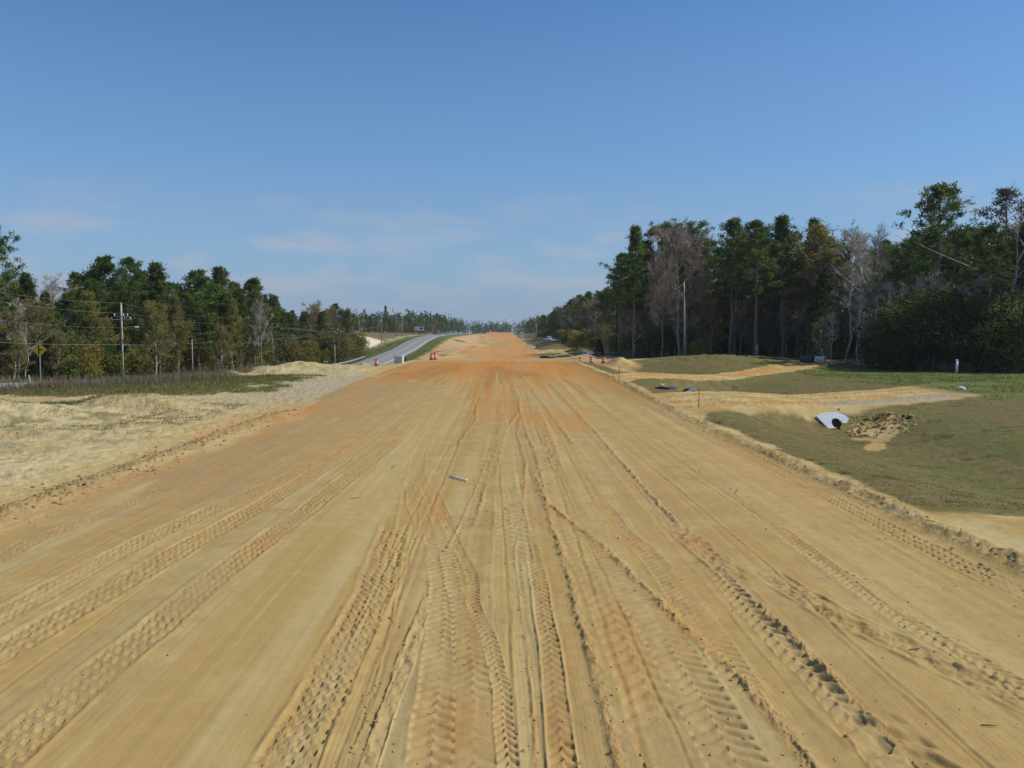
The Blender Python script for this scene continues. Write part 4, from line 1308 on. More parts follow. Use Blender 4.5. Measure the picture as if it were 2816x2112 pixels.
rng = random.Random(42)
KTXT = {'pine_full': 'full-crowned pine', 'pine_full2': 'conical pine', 'pine_tall': 'round-topped pine with bare trunk', 'pine_tall2': 'flat-crowned pine with bare trunk',
        'pine_tall3': 'pointed pine with bare lower trunk', 'bare': 'leafless grey tree', 'bare_round': 'round leafless tree', 'bare_thin': 'thin white-stemmed leafless tree',
        'budding': 'olive budding tree', 'budding2': 'rusty budding tree', 'budding_slim': 'slim olive budding tree', 'bush': 'rounded evergreen shrub', 'bush2': 'upright evergreen shrub',
        'bush_big': 'large evergreen thicket', 'bush_olive': 'olive shrub', 'bush_rust': 'rusty shrub', 'cedar': 'dark cedar'}
MARKS = [(-46, 80, 'behind the yellow diamond sign'), (-48, 105, 'near the street-lamp pole'), (-45, 140, 'near the transformer pole'), (-46, 165, 'near the upswept-arm pole'),
         (-42, 200, 'behind the guardrail'), (-50, 235, 'at the near edge of the sand clearing'), (-62, 290, 'behind the sand clearing'), (-48, 360, 'near the close pair of poles'),
         (-44, 425, 'near the billboard'), (-44, 510, 'near the cars by the crest'), (24, 176, 'near the dark transformer pole'), (26, 155, 'near the slender corner pine'),
         (34, 150, 'around the big leafless tree'), (33, 165, 'behind the big leafless tree'), (44, 146, 'around the twin-topped pine'), (48, 165, 'deep behind the twin-topped pine'),
         (52, 130, 'beside the massive cedar'), (60, 150, 'deep behind the massive cedar'), (54, 118, 'by the bright green sapling'), (60, 112, 'under the great spreading pine'),
         (70, 130, 'deep behind the great spreading pine'), (66, 104, 'under the browned pine'), (24, 210, 'past the small round cedar'), (23, 260, 'near the leaning far marker post'),
         (22, 330, 'behind the parked white pickup'), (22, 420, 'near the distant crossarm pole'), (22, 510, 'at the far end of the right wood')]
def where(x, y): return min(MARKS, key=lambda m: (m[0] - x) ** 2 + (m[1] - y) ** 2)[2]
def too_close(x, y, r): return any((x - a) ** 2 + (y - b) ** 2 < r * r for a, b in PLANTS)
def fill(n, draw, out, kinds, dist, hr, zone):
    """kinds: list of (kind, weight)"""
    k = 0
    tries = 0
    while k < n and tries < n * 30:
        tries += 1
        x, y = draw()
        if too_close(x, y, dist): continue
        px = 1380 + 2279 * x / y
        if px < -120 or px > 2940: continue
        kind = rng.choices([q[0] for q in kinds], [q[1] for q in kinds])[0]
        hmax = top_h(cap(out, px) + rng.uniform(0, 26), y, x)
        rr = hr[0 if kind.startswith('pine') else 1]
        h = min(rng.uniform(*rr), hmax * (1 if kind.startswith('pine') else rng.uniform(.72, .98)))
        if h < 2: continue
        size = 'tall ' if h > rr[0] + .62 * (rr[1] - rr[0]) else 'short ' if h < rr[0] + .3 * (rr[1] - rr[0]) else ''
        plant(kind, x, y, h, size + KTXT[kind] + ' ' + where(x, y), NAME_OF[kind].replace('_', ' ') + 's ' + where(x, y), rng.uniform(.92, 1.28))
        k += 1

def left_edge(y): return float(np.interp(y, [60, 95, 130, 175, 200, 235, 255, 330, 345, 600], [-56, -53, -55, -53, -44, -43, -62, -64, -50, -46]))
def d_left():
    y = 88 + (250 - 88) * rng.random() ** 1.1
    return left_edge(y) - 22 * rng.random() ** 1.3 - .5, y
Z1 = 'in the wood left of the highway'
fill(130, d_left, L_OUT, [('pine_full', 3), ('pine_full2', 3), ('pine_tall', .8), ('budding', 1.6), ('budding_slim', 1.6), ('budding2', 1.2), ('bare', .8)], 2.9, ((12, 18), (8, 13)), Z1)
def d_left_front():
    y = 84 + 155 * rng.random()
    return left_edge(y) + rng.uniform(-4, 2.6), y
fill(130, d_left_front, [(p[0], max(p[1], 875)) for p in L_OUT], [('bush', 2), ('bush2', 3), ('bush_olive', 2.4), ('bush_rust', 2.4), ('budding_slim', 4.5), ('budding', 2), ('budding2', 1.2), ('bare_thin', .6)], 1.4, ((4, 6), (3.5, 9.5)), Z1)
def d_left_far():
    y = 250 + 370 * rng.random() ** 1.15
    return left_edge(y) - 30 * rng.random() ** 1.3 - .5, y
Z2 = 'along the far left of the highway'
fill(190, d_left_far, L_OUT, [('pine_full', 3), ('pine_full2', 2), ('pine_tall', .6), ('budding', 1.6), ('budding2', 1.4), ('bare', .5), ('bush_big', 1.0)], 3.3, ((10, 16), (7, 11)), Z2)
def right_edge(y): return float(np.interp(y, [90, 97, 103, 112, 118, 140, 148, 155, 160, 170, 400, 700], [74, 62, 55, 56, 61, 62, 50, 34, 28, 25.5, 23, 21]))
def d_right():
    y = 100 + 85 * rng.random()
    return right_edge(y) + 1.0 + 34 * rng.random() ** 1.4, y
Z3 = 'in the dark stand right of the road'
fill(150, d_right, R_OUT, [('pine_tall', 3), ('pine_tall2', 3), ('pine_tall3', 2.0), ('bare', 1.6), ('bare_round', 1.2), ('bare_thin', 1.6), ('budding', 2.0), ('budding2', 1.4), ('cedar', .3)], 2.7, ((18, 26), (9, 16)), Z3)
def d_right_under():
    y = 104 + 76 * rng.random()
    return right_edge(y) + rng.uniform(1.2, 14), y
fill(55, d_right_under, [(p[0], max(p[1], 860)) for p in R_OUT], [('bush', 2.5), ('bush2', 3), ('bush_olive', 1.2), ('cedar', .8), ('bare_thin', 2.2), ('bush_rust', .5), ('budding_slim', 1)], 1.8, ((4, 6), (2.5, 7.0)), Z3)
def d_right_front():
    y = 104 + 58 * rng.random()
    return right_edge(y) + rng.uniform(-.8, 2.0), y
fill(42, d_right_front, [(p[0], max(p[1], 760)) for p in R_OUT], [('bare_thin', 4), ('bare', 1.6), ('budding_slim', 1.6), ('budding', 1.2), ('bare_round', .8)], 1.3, ((8, 12), (7.0, 14.0)), Z3)
def d_right_back():
    y = 106 + 95 * rng.random()
    return right_edge(min(y, 178)) + rng.uniform(14, 38), y
fill(80, d_right_back, [(p[0], max(p[1], 780)) for p in R_OUT], [('bush_big', 4), ('cedar', 1.6)], 2.2, ((4, 6), (7.5, 12.5)), Z3)
def d_right_far():
    y = 168 + 400 * rng.random() ** 1.35
    return right_edge(y) + 22 * rng.random() ** 1.2, y
Z4 = 'along the far right of the road'
fill(160, d_right_far, R_OUT, [('pine_full', 2), ('pine_tall', 2), ('pine_tall2', 1), ('budding', 1.8), ('budding2', 1.8), ('bare', 1.2), ('bare_round', .6), ('budding_slim', .8)], 3.3, ((14, 20), (8, 14)), Z4)
def d_right_far_under():
    y = 162 + 330 * rng.random()
    return right_edge(y) + rng.uniform(-.8, 6), y
fill(80, d_right_far_under, [(p[0], max(p[1], 880)) for p in R_OUT], [('bush', 2), ('bush2', 2), ('bush_olive', 2), ('bush_rust', 1), ('bush_big', .8)], 1.9, ((4, 6), (2.4, 6.0)), Z4)

# the farthest wood, seen as one mass
def far_wood(seed, n, draw, hr, name, label):
    r = np.random.default_rng(seed)
    tr = NB()
    Bs, Ds = [], []
    for i in range(n):
        x, y = draw(r)
        h = r.uniform(*hr)
        z = zat(x, y)
        tr.add(tube_np([[x, y, z - .3], [x, y, z + h * .8]], [.22, .08], 4))
        m = 95
        w = h * r.uniform(.12, .19)
        d = r.normal(size=(m, 3))
        d /= np.linalg.norm(d, axis=1)[:, None]
        p = np.array([x, y, z + h * .56]) + d * np.array([w, w, h * .46]) * (r.uniform(.35, 1, (m, 1)))
        Bs.append(p)
        Ds.append(d + r.normal(size=(m, 3)) * .6)
    B, D = np.concatenate(Bs), np.concatenate(Ds)
    lf = NB()
    lf.add(blades_np(B, D, r.uniform(1.2, 2.2, len(B)), r.uniform(.8, 1.4, len(B)), r))
    e = obj(name, lf.mesh(name, False), m_need, kind='stuff', label=label, cat='wood')
    obj('trunks', tr.mesh('trunks'), m_pbark, e)
def fw(r):
    y = r.uniform(980, 1350)
    return r.uniform(-190, 190), y
far_wood(5, 330, fw, (15, 21), 'far_wood', 'distant hazy pine wood closing off the end of the road')
def fw2(r):
    y = r.uniform(560, 980)
    s = r.uniform(0, 1)
    if r.random() < .5: return -44 - 70 * s, y
    return 22 + 70 * s, y
far_wood(6, 260, fw2, (12, 17), 'roadside_wood', 'distant pines lining both sides of the road near its crest')
# ------------------------------------------------------------------ made things
m_wood = mat('weathered_pole_wood', (.20, .165, .125), .9, var=.3, scale=2, bump=.3, bscale=12)
m_wood_p = mat('pale_pole_wood', (.44, .40, .30), .9, var=.25, scale=2, bump=.3, bscale=12)
m_wood_d = mat('dark_pole_wood', (.055, .045, .038), .9, var=.25, scale=2)
m_galv = mat('galvanised_steel', (.52, .55, .53), .45, metal=.6, var=.15, scale=4)
m_wire = mat('bare_wire', (.27, .28, .27), .6, var=.1)
m_porc = mat('pale_insulator', (.74, .76, .76), .35, var=.1)
m_tank = mat('transformer_grey', (.50, .52, .52), .5, var=.12)
m_sign = mat('yellow_sign_sheet', (.80, .47, .02), .5, var=.08, scale=3)
m_blk = mat('black_print', (.03, .014, .01), .6, var=.1)
m_white = mat('white_plastic', (.82, .83, .80), .5, var=.12, scale=5)
m_or = mat('orange_drum_plastic', (.62, .105, .03), .5, var=.2, scale=4)
m_band = mat('white_reflective_band', (.75, .73, .70), .45, var=.15, scale=6)
m_rub = mat('black_rubber', (.025, .025, .025), .8, var=.2)
m_conc = mat('pale_concrete', (.48, .49, .46), .85, var=.15, scale=4, bump=.25, bscale=30)
m_conc_w = mat('new_concrete', (.70, .71, .71), .85, var=.08, scale=4, bump=.2, bscale=30)
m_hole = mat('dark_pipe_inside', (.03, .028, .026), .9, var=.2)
m_pipe_d = mat('dark_green_pipe', (.055, .065, .06), .55, var=.2, scale=3)
m_pipe_l = mat('pale_pipe', (.50, .50, .40), .6, var=.2, scale=3)
m_green = mat('green_sign_sheet', (.10, .38, .24), .5, var=.08)
m_stake = mat('raw_stake_wood', (.42, .20, .085), .8, var=.25, scale=6)
m_red = mat('red_truck_paint', (.42, .045, .035), .4, var=.12)
m_glass = mat('car_glass', (.03, .035, .045), .15, var=.1, spec=.6)
m_carw = mat('white_car_paint', (.78, .79, .80), .3, var=.04, spec=.5)
m_cars = mat('silver_car_paint', (.42, .43, .45), .3, var=.05, spec=.5)
m_card = mat('dark_car_paint', (.06, .065, .08), .3, var=.05, spec=.5)
m_carr = mat('maroon_car_paint', (.22, .05, .05), .3, var=.05, spec=.5)
m_lamp = mat('headlamp_lens', (.8, .8, .78), .2, var=.05)
m_steel = mat('dark_steel', (.07, .07, .07), .6, var=.2)
m_yvest = mat('yellow_fabric', (.72, .70, .10), .8, var=.2)
m_blue = mat('blue_grey_sheet', (.22, .26, .36), .7, var=.25, scale=5)

def gz(x, y, sink=.03): return ground_z(x, y) - sink

# ---- warning sign and posts by the highway
x, y = bear(118, 66), 66.0
z = gz(x, y)
s = empty('warning_sign', (x, y, z), math.radians(-4), label='yellow diamond side-road warning sign on a pale steel post', cat='sign')
H = CAM_Z + (920 - 942) / 2279 * y - z
hc = H - .57
MB().box((0, .03, H / 2 - .1), (.07, .04, H - .2)).build('post', m_galv, s)
pn = MB().poly([(0, hc - .57), (.57, hc), (0, hc + .57), (-.57, hc)], -.004, .008).build('panel', m_sign, s)
MB().poly([(-.12, hc - .36), (-.005, hc - .36), (-.005, hc - .055), (.24, hc - .055), (.24, hc + .065), (-.005, hc + .065), (-.005, hc + .35), (-.12, hc + .35)], -.009, -.0045).build('side_road_symbol', m_blk, pn)
MB().poly([(0, hc - .54), (.54, hc), (0, hc + .54), (-.54, hc), (-.525, hc), (0, hc + .525), (.525, hc), (0, hc - .525), (-.525, hc), (-.54, hc)], -.007, -.0045).build('border_line', m_blk, pn)

def marker(px, d, h, w, tilt, label, name='marker_post', m=None, t=.03):
    x = bear(px, d)
    z = gz(x, d, .05)
    o = MB().box((0, 0, h / 2), (w, t, h)).build(name, m or m_white, None, bevel=.006, loc=(x, d, z), label=label, cat='post')
    o.rotation_euler = (0, tilt, 0)
    return o
marker(94, 67, .98, .09, math.radians(-14), 'leaning white marker post in red weeds near the yellow sign')
marker(923, 118, .98, .22, 0, 'broad white marker post beside the highway near the guardrail')
marker(919, 117, .75, .05, math.radians(3), 'thin red-tipped stake beside the broad white marker post', 'survey_stake', m_stake)
marker(1540, 262, 1.2, .16, math.radians(6), 'leaning white marker post under the far right trees')

# ---- survey stakes
for px, d, h, lab in ((1703, 62, 1.15, 'reddish survey stake at the road edge near the second driveway'),
                      (1924, 44, 1.1, 'orange survey stake beside the first rutted driveway'),
                      (1837, 131, 1.0, 'wooden stake on top of the turf mound'),
                      (1441, 205, .9, 'small wooden stake on the near grass bank')):
    marker(px, d, h, .045, math.radians(1.5), lab, 'survey_stake', m_stake, .02)

# ---- utility poles
def pole(px, py, d, label, arms=(), tank=None, lamp=None, m=None, r=.14, vee=False, h=None, lean=0.0):
    x = bear(px, d)
    z = zat(x, d) - .15
    H = h or (CAM_Z + (920 - py) / 2279 * d - z)
    e = empty('utility_pole', (x, d, z), 0, label=label, cat='utility pole')
    e.rotation_euler = (0, lean, 0)
    MB().tube([(0, 0, 0), (0, 0, H * .5), (0, 0, H)], [r, r * .88, r * .7], 10).build('pole', m or m_wood, e, smooth=True)
    for (dz, half) in arms:
        zz = H - dz
        if vee:
            a = MB()
            a.tube([(0, -.1, zz), (-half, -.1, zz + .35)], .045, 6)
            a.tube([(0, -.1, zz), (half, -.1, zz + .35)], .045, 6)
            a = a.build('crossarm', m_galv, e)
            ends = ((-half, zz + .35), (half, zz + .35))
        else:
            a = MB().box((0, -.14, zz), (2 * half, .1, .12)).build('crossarm', m_wood_p, e)
            ends = ((-half * .9, zz + .06), (half * .9, zz + .06), (half * .35, zz + .06))
        for ex, ez in ends:
            MB().lathe([(.03, 0), (.09, .05), (.05, .1), (.09, .15), (.05, .26)], (ex, -.14, ez), 8).build('insulator', m_porc, a, smooth=True)
    MB().lathe([(.03, 0), (.08, .05), (.05, .1), (.08, .16), (.05, .24)], (0, 0, H), 8).build('top_insulator', m_porc, e, smooth=True)
    if tank is not None:
        t = MB().lathe([(.2, 0), (.22, .05), (.22, .75), (.16, .85), (.05, .9)], (-.36, -.05, H - tank), 12).build('transformer', m_tank, e, smooth=True)
        MB().box((-.12, -.05, H - tank + .45), (.2, .08, .5)).build('bracket', m_galv, t)
    if lamp is not None:
        l = MB().tube([(0, -.1, H - lamp), (.9, -.1, H - lamp + .22), (1.7, -.1, H - lamp + .2)], .035, 6).build('lamp_arm', m_galv, e)
        MB().lathe([(.03, -.1), (.16, -.06), (.2, .02), (.12, .1), (.03, .12)], (0, 0, 0), 12).build('lamp_head', m_porc, l, smooth=True, loc=(1.85, -.1, H - lamp + .19)).scale = (1.7, 1, .8)
    return (x, d, z, H)

P_off = pole(-345, 800, 62, 'utility pole standing outside the yellow sign carrying the wires on', [(.9, 1.0)], h=9.0)
PA = pole(343, 839, 105, 'grey utility pole with double crossarms and a street lamp arm', [(1.45, .9), (1.85, 1.3)], lamp=3.0, m=m_wood_p)
PB = pole(639, 878, 140, 'slim utility pole with a grey transformer near the dirt heaps', [(.95, .45)], tank=2.9, m=m_wood_p)
PC = pole(752, 893, 165, 'dark utility pole with upswept arms before the olive wood', [(.75, 1.1)], vee=True, m=m_wood)
PD = pole(930, 908, 190, 'dark utility pole with upswept arms behind the guardrail', [(.8, .8)], vee=True, m=m_wood_d)
PE = pole(995, 899, 240, 'brown utility pole with small lamp in front of the white sand clearing', [(.9, .35)], m=m_wood)
PF = pole(1050, 877, 300, 'brown utility pole at the upper edge of the sand clearing', [(.8, .4)], m=m_wood)
PG = pole(1090, 868, 360, 'tall utility pole past the sand clearing, first of the close pair', [(1.2, .5)], m=m_wood)
PH = pole(1107, 866, 385, 'tall utility pole past the sand clearing, second of the close pair', [(1.4, .5)], m=m_wood_p)
PI = pole(989, 880, 325, 'thin grey pole at the back of the white sand clearing', m=m_wood_p, r=.11)
PJ = pole(1137, 875, 430, 'utility pole left of the billboard', [(1, .5)], m=m_wood)
PK = pole(1167, 876, 480, 'utility pole right of the billboard', [(1, .5)], m=m_wood)
PL = pole(1199, 880, 530, 'utility pole near the parked cars beyond the billboard', [(1, .5)], m=m_wood)
PM = pole(1248, 886, 640, 'farthest utility pole by the highway crest', [(1, .5)], m=m_wood)
PN = pole(922, 951, 186, 'short pale pole stub behind the guardrail', m=m_wood_p, r=.11)
PO = pole(533, 938, 122, 'short thin pole at the brush edge between the first two poles', m=m_wood_p, r=.08)
RA = pole(1884, 776, 148, 'bare pale wooden pole in front of the dark stand', m=m_wood_p, r=.17, lean=math.radians(-1.2))
RB = pole(1695, 832, 176, 'dark pole with a small transformer at the corner of the right wood', tank=2.6, m=m_wood_d, r=.15)
RC = pole(1475, 891, 420, 'distant pole with crossarm on the right wood edge', [(.3, .9)], tank=1.6, m=m_wood_p)

def wire(name, pts, sag, label, r=.011):
    """cable hung between supports with sag"""
    P = []
    for a, b in zip(pts[:-1], pts[1:]):
        a, b = Vector(a), Vector(b)
        n = 10
        L = (b - a).length
        for i in range(n):
            t = i / n
            q = a.lerp(b, t)
            q.z -= sag * L / 40 * 4 * t * (1 - t)
            P.append(q)
    P.append(Vector(pts[-1]))
    MB().tube(P, r, 4).build(name, m_wire, label=label, cat='wire', group='overhead wires')
def on(p, dz, dx=0.0): return (p[0] + dx, p[1], p[2] + p[3] - dz)
wire('overhead_wire', [on(P_off, -.2), on(PA, -.2), on(PB, -.2), on(PF, -.2), on(PG, -.2), on(PJ, -.2), on(PL, -.2), on(PM, -.2)], .5, 'topmost overhead wire of the pole line along the highway')
wire('overhead_wire', [on(P_off, .6, .9), on(PA, 1.1, .85), on(PB, .7, .4), on(PF, .5, .35), on(PG, 1.0, .4), on(PJ, .7, .4), on(PL, .7, .4)], .5, 'overhead wire carried on the crossarm ends along the highway')
wire('overhead_wire', [on(P_off, 2.2), on(PA, 2.9, -.15), on(PB, 2.2, -.12), on(PF, 2.0), on(PG, 2.2), on(PJ, 2), on(PL, 2), on(PM, 2)], .45, 'overhead wire just under the crossarms along the highway')
wire('overhead_cable', [on(P_off, 4.6), on(PA, 5.0, -.15), on(PB, 3.6, -.12), on(PF, 2.5), on(PJ, 3), on(PM, 3)], .25, 'thick pale cable hung low on the pole line along the highway', .017)
wire('overhead_cable', [on(PA, 5.05, .15), on(PC, 2.8), on(PD, 2.5)], .7, 'sagging cable from the lamp pole to the upswept-arm poles', .012)
wire('overhead_wire', [on(PC, .3, -1.1), on(PD, .4, -.8), on(PE, .9)], .5, 'wire on the upswept arms, outer side')
wire('overhead_wire', [on(PC, .3, 1.1), on(PD, .4, .8), on(PE, .8, .3)], .5, 'wire on the upswept arms, highway side')
wire('overhead_cable', [on(RC, .9), on(RB, .6), on(RA, 3.0), (bear(2130, 140), 140, CAM_Z + (920 - 832) / 2279 * 140)], .25, 'single pale cable strung across the dark stand on the right', .017)

# ---- guardrail on the far side of the highway
ys = np.arange(150, 228, 2.0)
e = empty('guardrail', (0, 0, 0), label='long galvanised guardrail along the far edge of the highway', cat='guardrail')
prof = [(0, .50), (.05, .54), (0, .60), (-.02, .65), (0, .70), (.05, .76), (0, .80), (-.02, .80), (-.04, .65), (-.02, .50)]
V, F = [], []
for i, yy in enumerate(ys):
    t = min(1, (ys[-1] - yy) / 8) if yy > 216 else 1
    xx, zz = float(Xhigh(yy)) - HW - .7 - .8 * (1 - t), float(Zhigh(yy)) - .05
    for (a, b) in prof: V.append((xx + a, yy, zz + b * (.6 + .4 * t)))
n = len(prof)
for i in range(len(ys) - 1):
    for k in range(n):
        F.append((i * n + k, i * n + (k + 1) % n, (i + 1) * n + (k + 1) % n, (i + 1) * n + k))
obj('rail', mesh_np('rail', np.array(V), np.array(F)), m_galv, e)
pm = MB().box((0, 0, .1), (.12, .15, 1.2)).build('post', m_wood, e)
for i, yy in enumerate(ys[:-3]):
    p = pm if i == 0 else pm.copy()
    if i:
        COL.objects.link(p)
    p.location = (float(Xhigh(yy)) - HW - .84, yy, float(Zhigh(yy)) + .0)

# ---- street-name sign
x, y = bear(897, 180), 180.0
z = gz(x, y)
s = empty('street_name_sign', (x, y, z), math.radians(25), label='small green street-name sign on a thin post behind the guardrail', cat='sign')
H = CAM_Z + (920 - 994) / 2279 * y - z
MB().tube([(0, 0, 0), (0, 0, H)], .035, 6).build('post', m_galv, s)
MB().box((0, 0, H + .02), (1.05, .02, .26)).build('blade', m_green, s)

# ---- traffic drums
def drum_proto():
    e = empty('traffic_drum', (0, 0, 0), cat='drum', group='orange and white traffic drums')
    MB().lathe([(.29, .1), (.285, .34), (.275, .345), (.27, .58), (.26, .585), (.255, .80), (.245, .805), (.23, .98), (.2, 1.0), (.05, 1.02)], (0, 0, 0), 20).build('body', m_or, e, smooth=False)
    MB().lathe([(.36, 0), (.36, .07), (.31, .12)], (0, 0, 0), 20).build('base_ring', m_rub, e)
    for z0, z1, r in ((.38, .52, .283), (.64, .77, .268)):
        MB().lathe([(r, z0), (r - .002, z1)], (0, 0, 0), 20).build('reflective_band', m_band, e)
    MB().tube([(-.09, 0, 1.0), (-.07, 0, 1.09), (.07, 0, 1.09), (.09, 0, 1.0)], .018, 6).build('handle', m_or, e)
    return e
dp = drum_proto()
DR = [(1187, 119, 'traffic drum on the left road edge, nearer of the touching pair'), (1196.5, 123, 'traffic drum on the left road edge, farther of the touching pair'),
      (1036, 121, 'lone dirty traffic drum beside the sand heap next to the highway'), (1627, 117, 'traffic drum in the dug-out pocket in front of the small cedar'),
      (1660, 119, 'traffic drum in the dug-out pocket next to the dirt pile')]
for i, (px, d, lab) in enumerate(DR):
    o = dp if i == 0 else copy_tree(dp)
    x = bear(px, d)
    o.location = (x, d, gz(x, d, .02))
    o.rotation_euler = (math.radians(3 * math.sin(i * 3)), math.radians(3 * math.cos(i * 2)), i)
    o['label'] = lab
# slim channelizer
x, y = bear(1595, 121), 121.0
s = empty('traffic_channelizer', (x, y, gz(x, y)), label='slim orange channelizer post in the dug-out pocket left of the drums', cat='traffic post')
MB().lathe([(.22, 0), (.22, .06), (.13, .1), (.11, .75), (.08, .8)], (0, 0, 0), 14).build('body', m_or, s)
MB().lathe([(.135, .3), (.128, .42)], (0, 0, 0), 14).build('reflective_band', m_band, s)
MB().tube([(-.05, 0, .78), (-.04, 0, .9), (.04, 0, .9), (.05, 0, .78)], .02, 6).build('handle', m_or, s)

# ---- precast concrete boxes
def conc_box(px, d, w, dep, h, rz, label, hole=True, m=None):
    x = bear(px, d)
    e = empty('concrete_box', (x, d, gz(x, d, .05)), rz, label=label, cat='concrete box')
    b = MB()
    t = .12
    b.box((0, -dep / 2 + t / 2, h / 2), (w, t, h))
    b.box((0, dep / 2 - t / 2, h / 2), (w, t, h))
    b.box((-w / 2 + t / 2, 0, h / 2), (t, dep - 2 * t, h))
    b.box((w / 2 - t / 2, 0, h / 2), (t, dep - 2 * t, h))
    b.box((0, 0, .06), (w - 2 * t, dep - 2 * t, .12))
    b.build('walls', m or m_conc, e, bevel=.012)
    MB().box((-.18 * w, -dep / 2 - .004, h * .72), (.26 * w, .006, .07)).build('chalk_mark', m_conc_w, e)
    if hole:
        MB().tube([(w / 2 - .02, .35, h * .62), (w / 2 + .12, .38, h * .62)], h * .36, 16).build('pipe_collar', m_hole, e)
    return e
conc_box(1101, 100, .98, 1.4, .92, math.radians(-14), 'light grey precast concrete box at the left road shoulder')
conc_box(1614, 150, 1.25, 1.5, 1.12, math.radians(24), 'grey concrete box before the small round cedar', False)
conc_box(1435, 452, 1.6, 1.6, 1.9, math.radians(8), 'distant pale concrete inlet box on the right grass bank', False, m_conc_w)

def flared_end(px, d, w, label, dz=0.0, rz=0.0, tilt=34, zoff=0.0):
    x = bear(px, d)
    e = empty('culvert_end', (x, d, gz(x, d, .05) + zoff), rz, label=label, cat='culvert')
    k = w / 1.9
    out = [(-.92, .58), (-.38, .80), (.32, .82), (.75, .62), (.93, .38), (.74, .10), (.52, .10), (.46, .22), (.33, .35), (.16, .42), (-.02, .36), (-.11, .18), (-.08, -.05), (.06, -.22), (-.36, -.26)]
    p = MB()
    p.poly([(a * k, b * k) for a, b in out], 0, .14 * k)
    o = p.build('apron', m_conc_w, e, bevel=.012 * k)
    o.rotation_euler = (math.radians(-tilt), 0, 0)
    MB().tube([(.22 * k, .24 * k, .02), (.22 * k, 1.2 * k, .1)], .31 * k, 18).build('pipe_mouth', m_hole, e)
    return e
flared_end(2302, 46.5, 1.9, 'white concrete culvert apron with dark pipe mouth in the turf swale', zoff=.35)
flared_end(1468, 240, 1.3, 'small white culvert end on the nearer far grass bank', zoff=.2)
flared_end(1447, 372, 1.4, 'small white culvert end on the farther grass bank', zoff=.2)

# ---- half-buried pipe with board, and things dropped beside it
x, y = bear(1893, 57), 57.0
z = gz(x, y)
s = empty('culvert_pipe', (x, y, z), math.radians(-20), label='dark pipe end showing in the bank beside the first driveway', cat='pipe')
b = MB()
R, r2 = .33, .28
n = 20
for i in range(2):
    for rr in (R, r2):
        for k in range(n):
            t = 2 * math.pi * k / n
            b.v.append((rr * math.cos(t), i * 1.6 - .4, .16 + rr * math.sin(t)))
for k in range(n):
    j = (k + 1) % n
    b.f += [[k, j, 2 * n + j, 2 * n + k], [n + j, n + k, 3 * n + k, 3 * n + j], [j, k, n + k, n + j]]
b.f.append([3 * n + k for k in range(n)])
b.build('pipe', m_pipe_d, s, smooth=False)
MB().box((.35, -.55, .25), (.9, .03, .14), rz=.3).build('board', m_white, s).rotation_euler = (0, math.radians(-25), 0)
x, y = bear(1822, 56.5), 56.5
MB().tube([(-.55, 0, .08), (0, .04, .12), (.5, 0, .07)], [.07, .13, .06], 8).build('black_bag', m_rub, None, smooth=True, loc=(x, y - .3, gz(x, y - .3)), label='long black bag lying on the turf by the first driveway', cat='bag')
x, y = bear(1824, 57.3), 57.3
v = MB()
v.tube([(-.18, 0, .1), (-.02, .05, .24), (.12, 0, .12)], [.08, .13, .07], 8)
v.tube([(.1, .08, .1), (.2, .05, .3), (.26, .05, .18)], [.05, .08, .05], 7)
v.build('safety_vest', m_yvest, None, smooth=True, loc=(x, y, gz(x, y)), label='crumpled yellow safety vest on the turf next to the black bag', cat='vest')
x, y = bear(1840, 57.6), 57.6
b = MB()
for i in range(4):
    b.box((.05 * i, .06 * i, .06 + .05 * i), (1.15 - .1 * i, .22, .04), rz=.06 * i)
b.build('sheet_stack', m_blue, None, loc=(x, y, gz(x, y)), label='small stack of blue-grey sheets beside the yellow vest', cat='sheets')

# ---- big pipes at the wood edge
def big_pipe(x, y, az, L, R, m, label, part):
    z = gz(x, y, .06)
    e = empty('drain_pipe', (x, y, z + R), az, label=label, cat='pipe', group='drain pipes at the wood edge')
    b = MB()
    n = 24
    for xx in (-L / 2, L / 2):
        for rr in (R, R * .86):
            for k in range(n):
                t = 2 * math.pi * k / n
                b.v.append((xx, rr * math.cos(t), rr * math.sin(t)))
    for k in range(n):
        j = (k + 1) % n
        b.f += [[k, j, 2 * n + j, 2 * n + k], [n + j, n + k, 3 * n + k, 3 * n + j], [j, k, n + k, n + j], [2 * n + k, 2 * n + j, 3 * n + j, 3 * n + k]]
    b.build('barrel', m, e, smooth=False, bevel=.01)
    c = MB()
    for k in range(n):
        t = 2 * math.pi * k / n
        c.v += [(L / 2 - .18, R * 1.04 * math.cos(t), R * 1.04 * math.sin(t)), (L / 2 + .015, R * 1.04 * math.cos(t), R * 1.04 * math.sin(t)),
                (L / 2 + .015, R * .88 * math.cos(t), R * .88 * math.sin(t)), (L / 2 - .18, R * .88 * math.cos(t), R * .88 * math.sin(t))]
    for k in range(n):
        j = (k + 1) % n
        for q in range(4):
            c.f.append([4 * k + q, 4 * j + q, 4 * j + (q + 1) % 4, 4 * k + (q + 1) % 4])
    c.build('collar', m, e)
az = math.radians(-38)
x0, y0 = bear(2232, 115), 115.6
big_pipe(x0 - .2, y0 + .25, az, 1.7, .54, m_pipe_d, 'dark green drain pipe section at the wood edge', 0)
big_pipe(x0 + 1.25, y0 - .9, az, 1.25, .52, m_pipe_l, 'pale drain pipe section with open dark mouth against the dark one', 0)

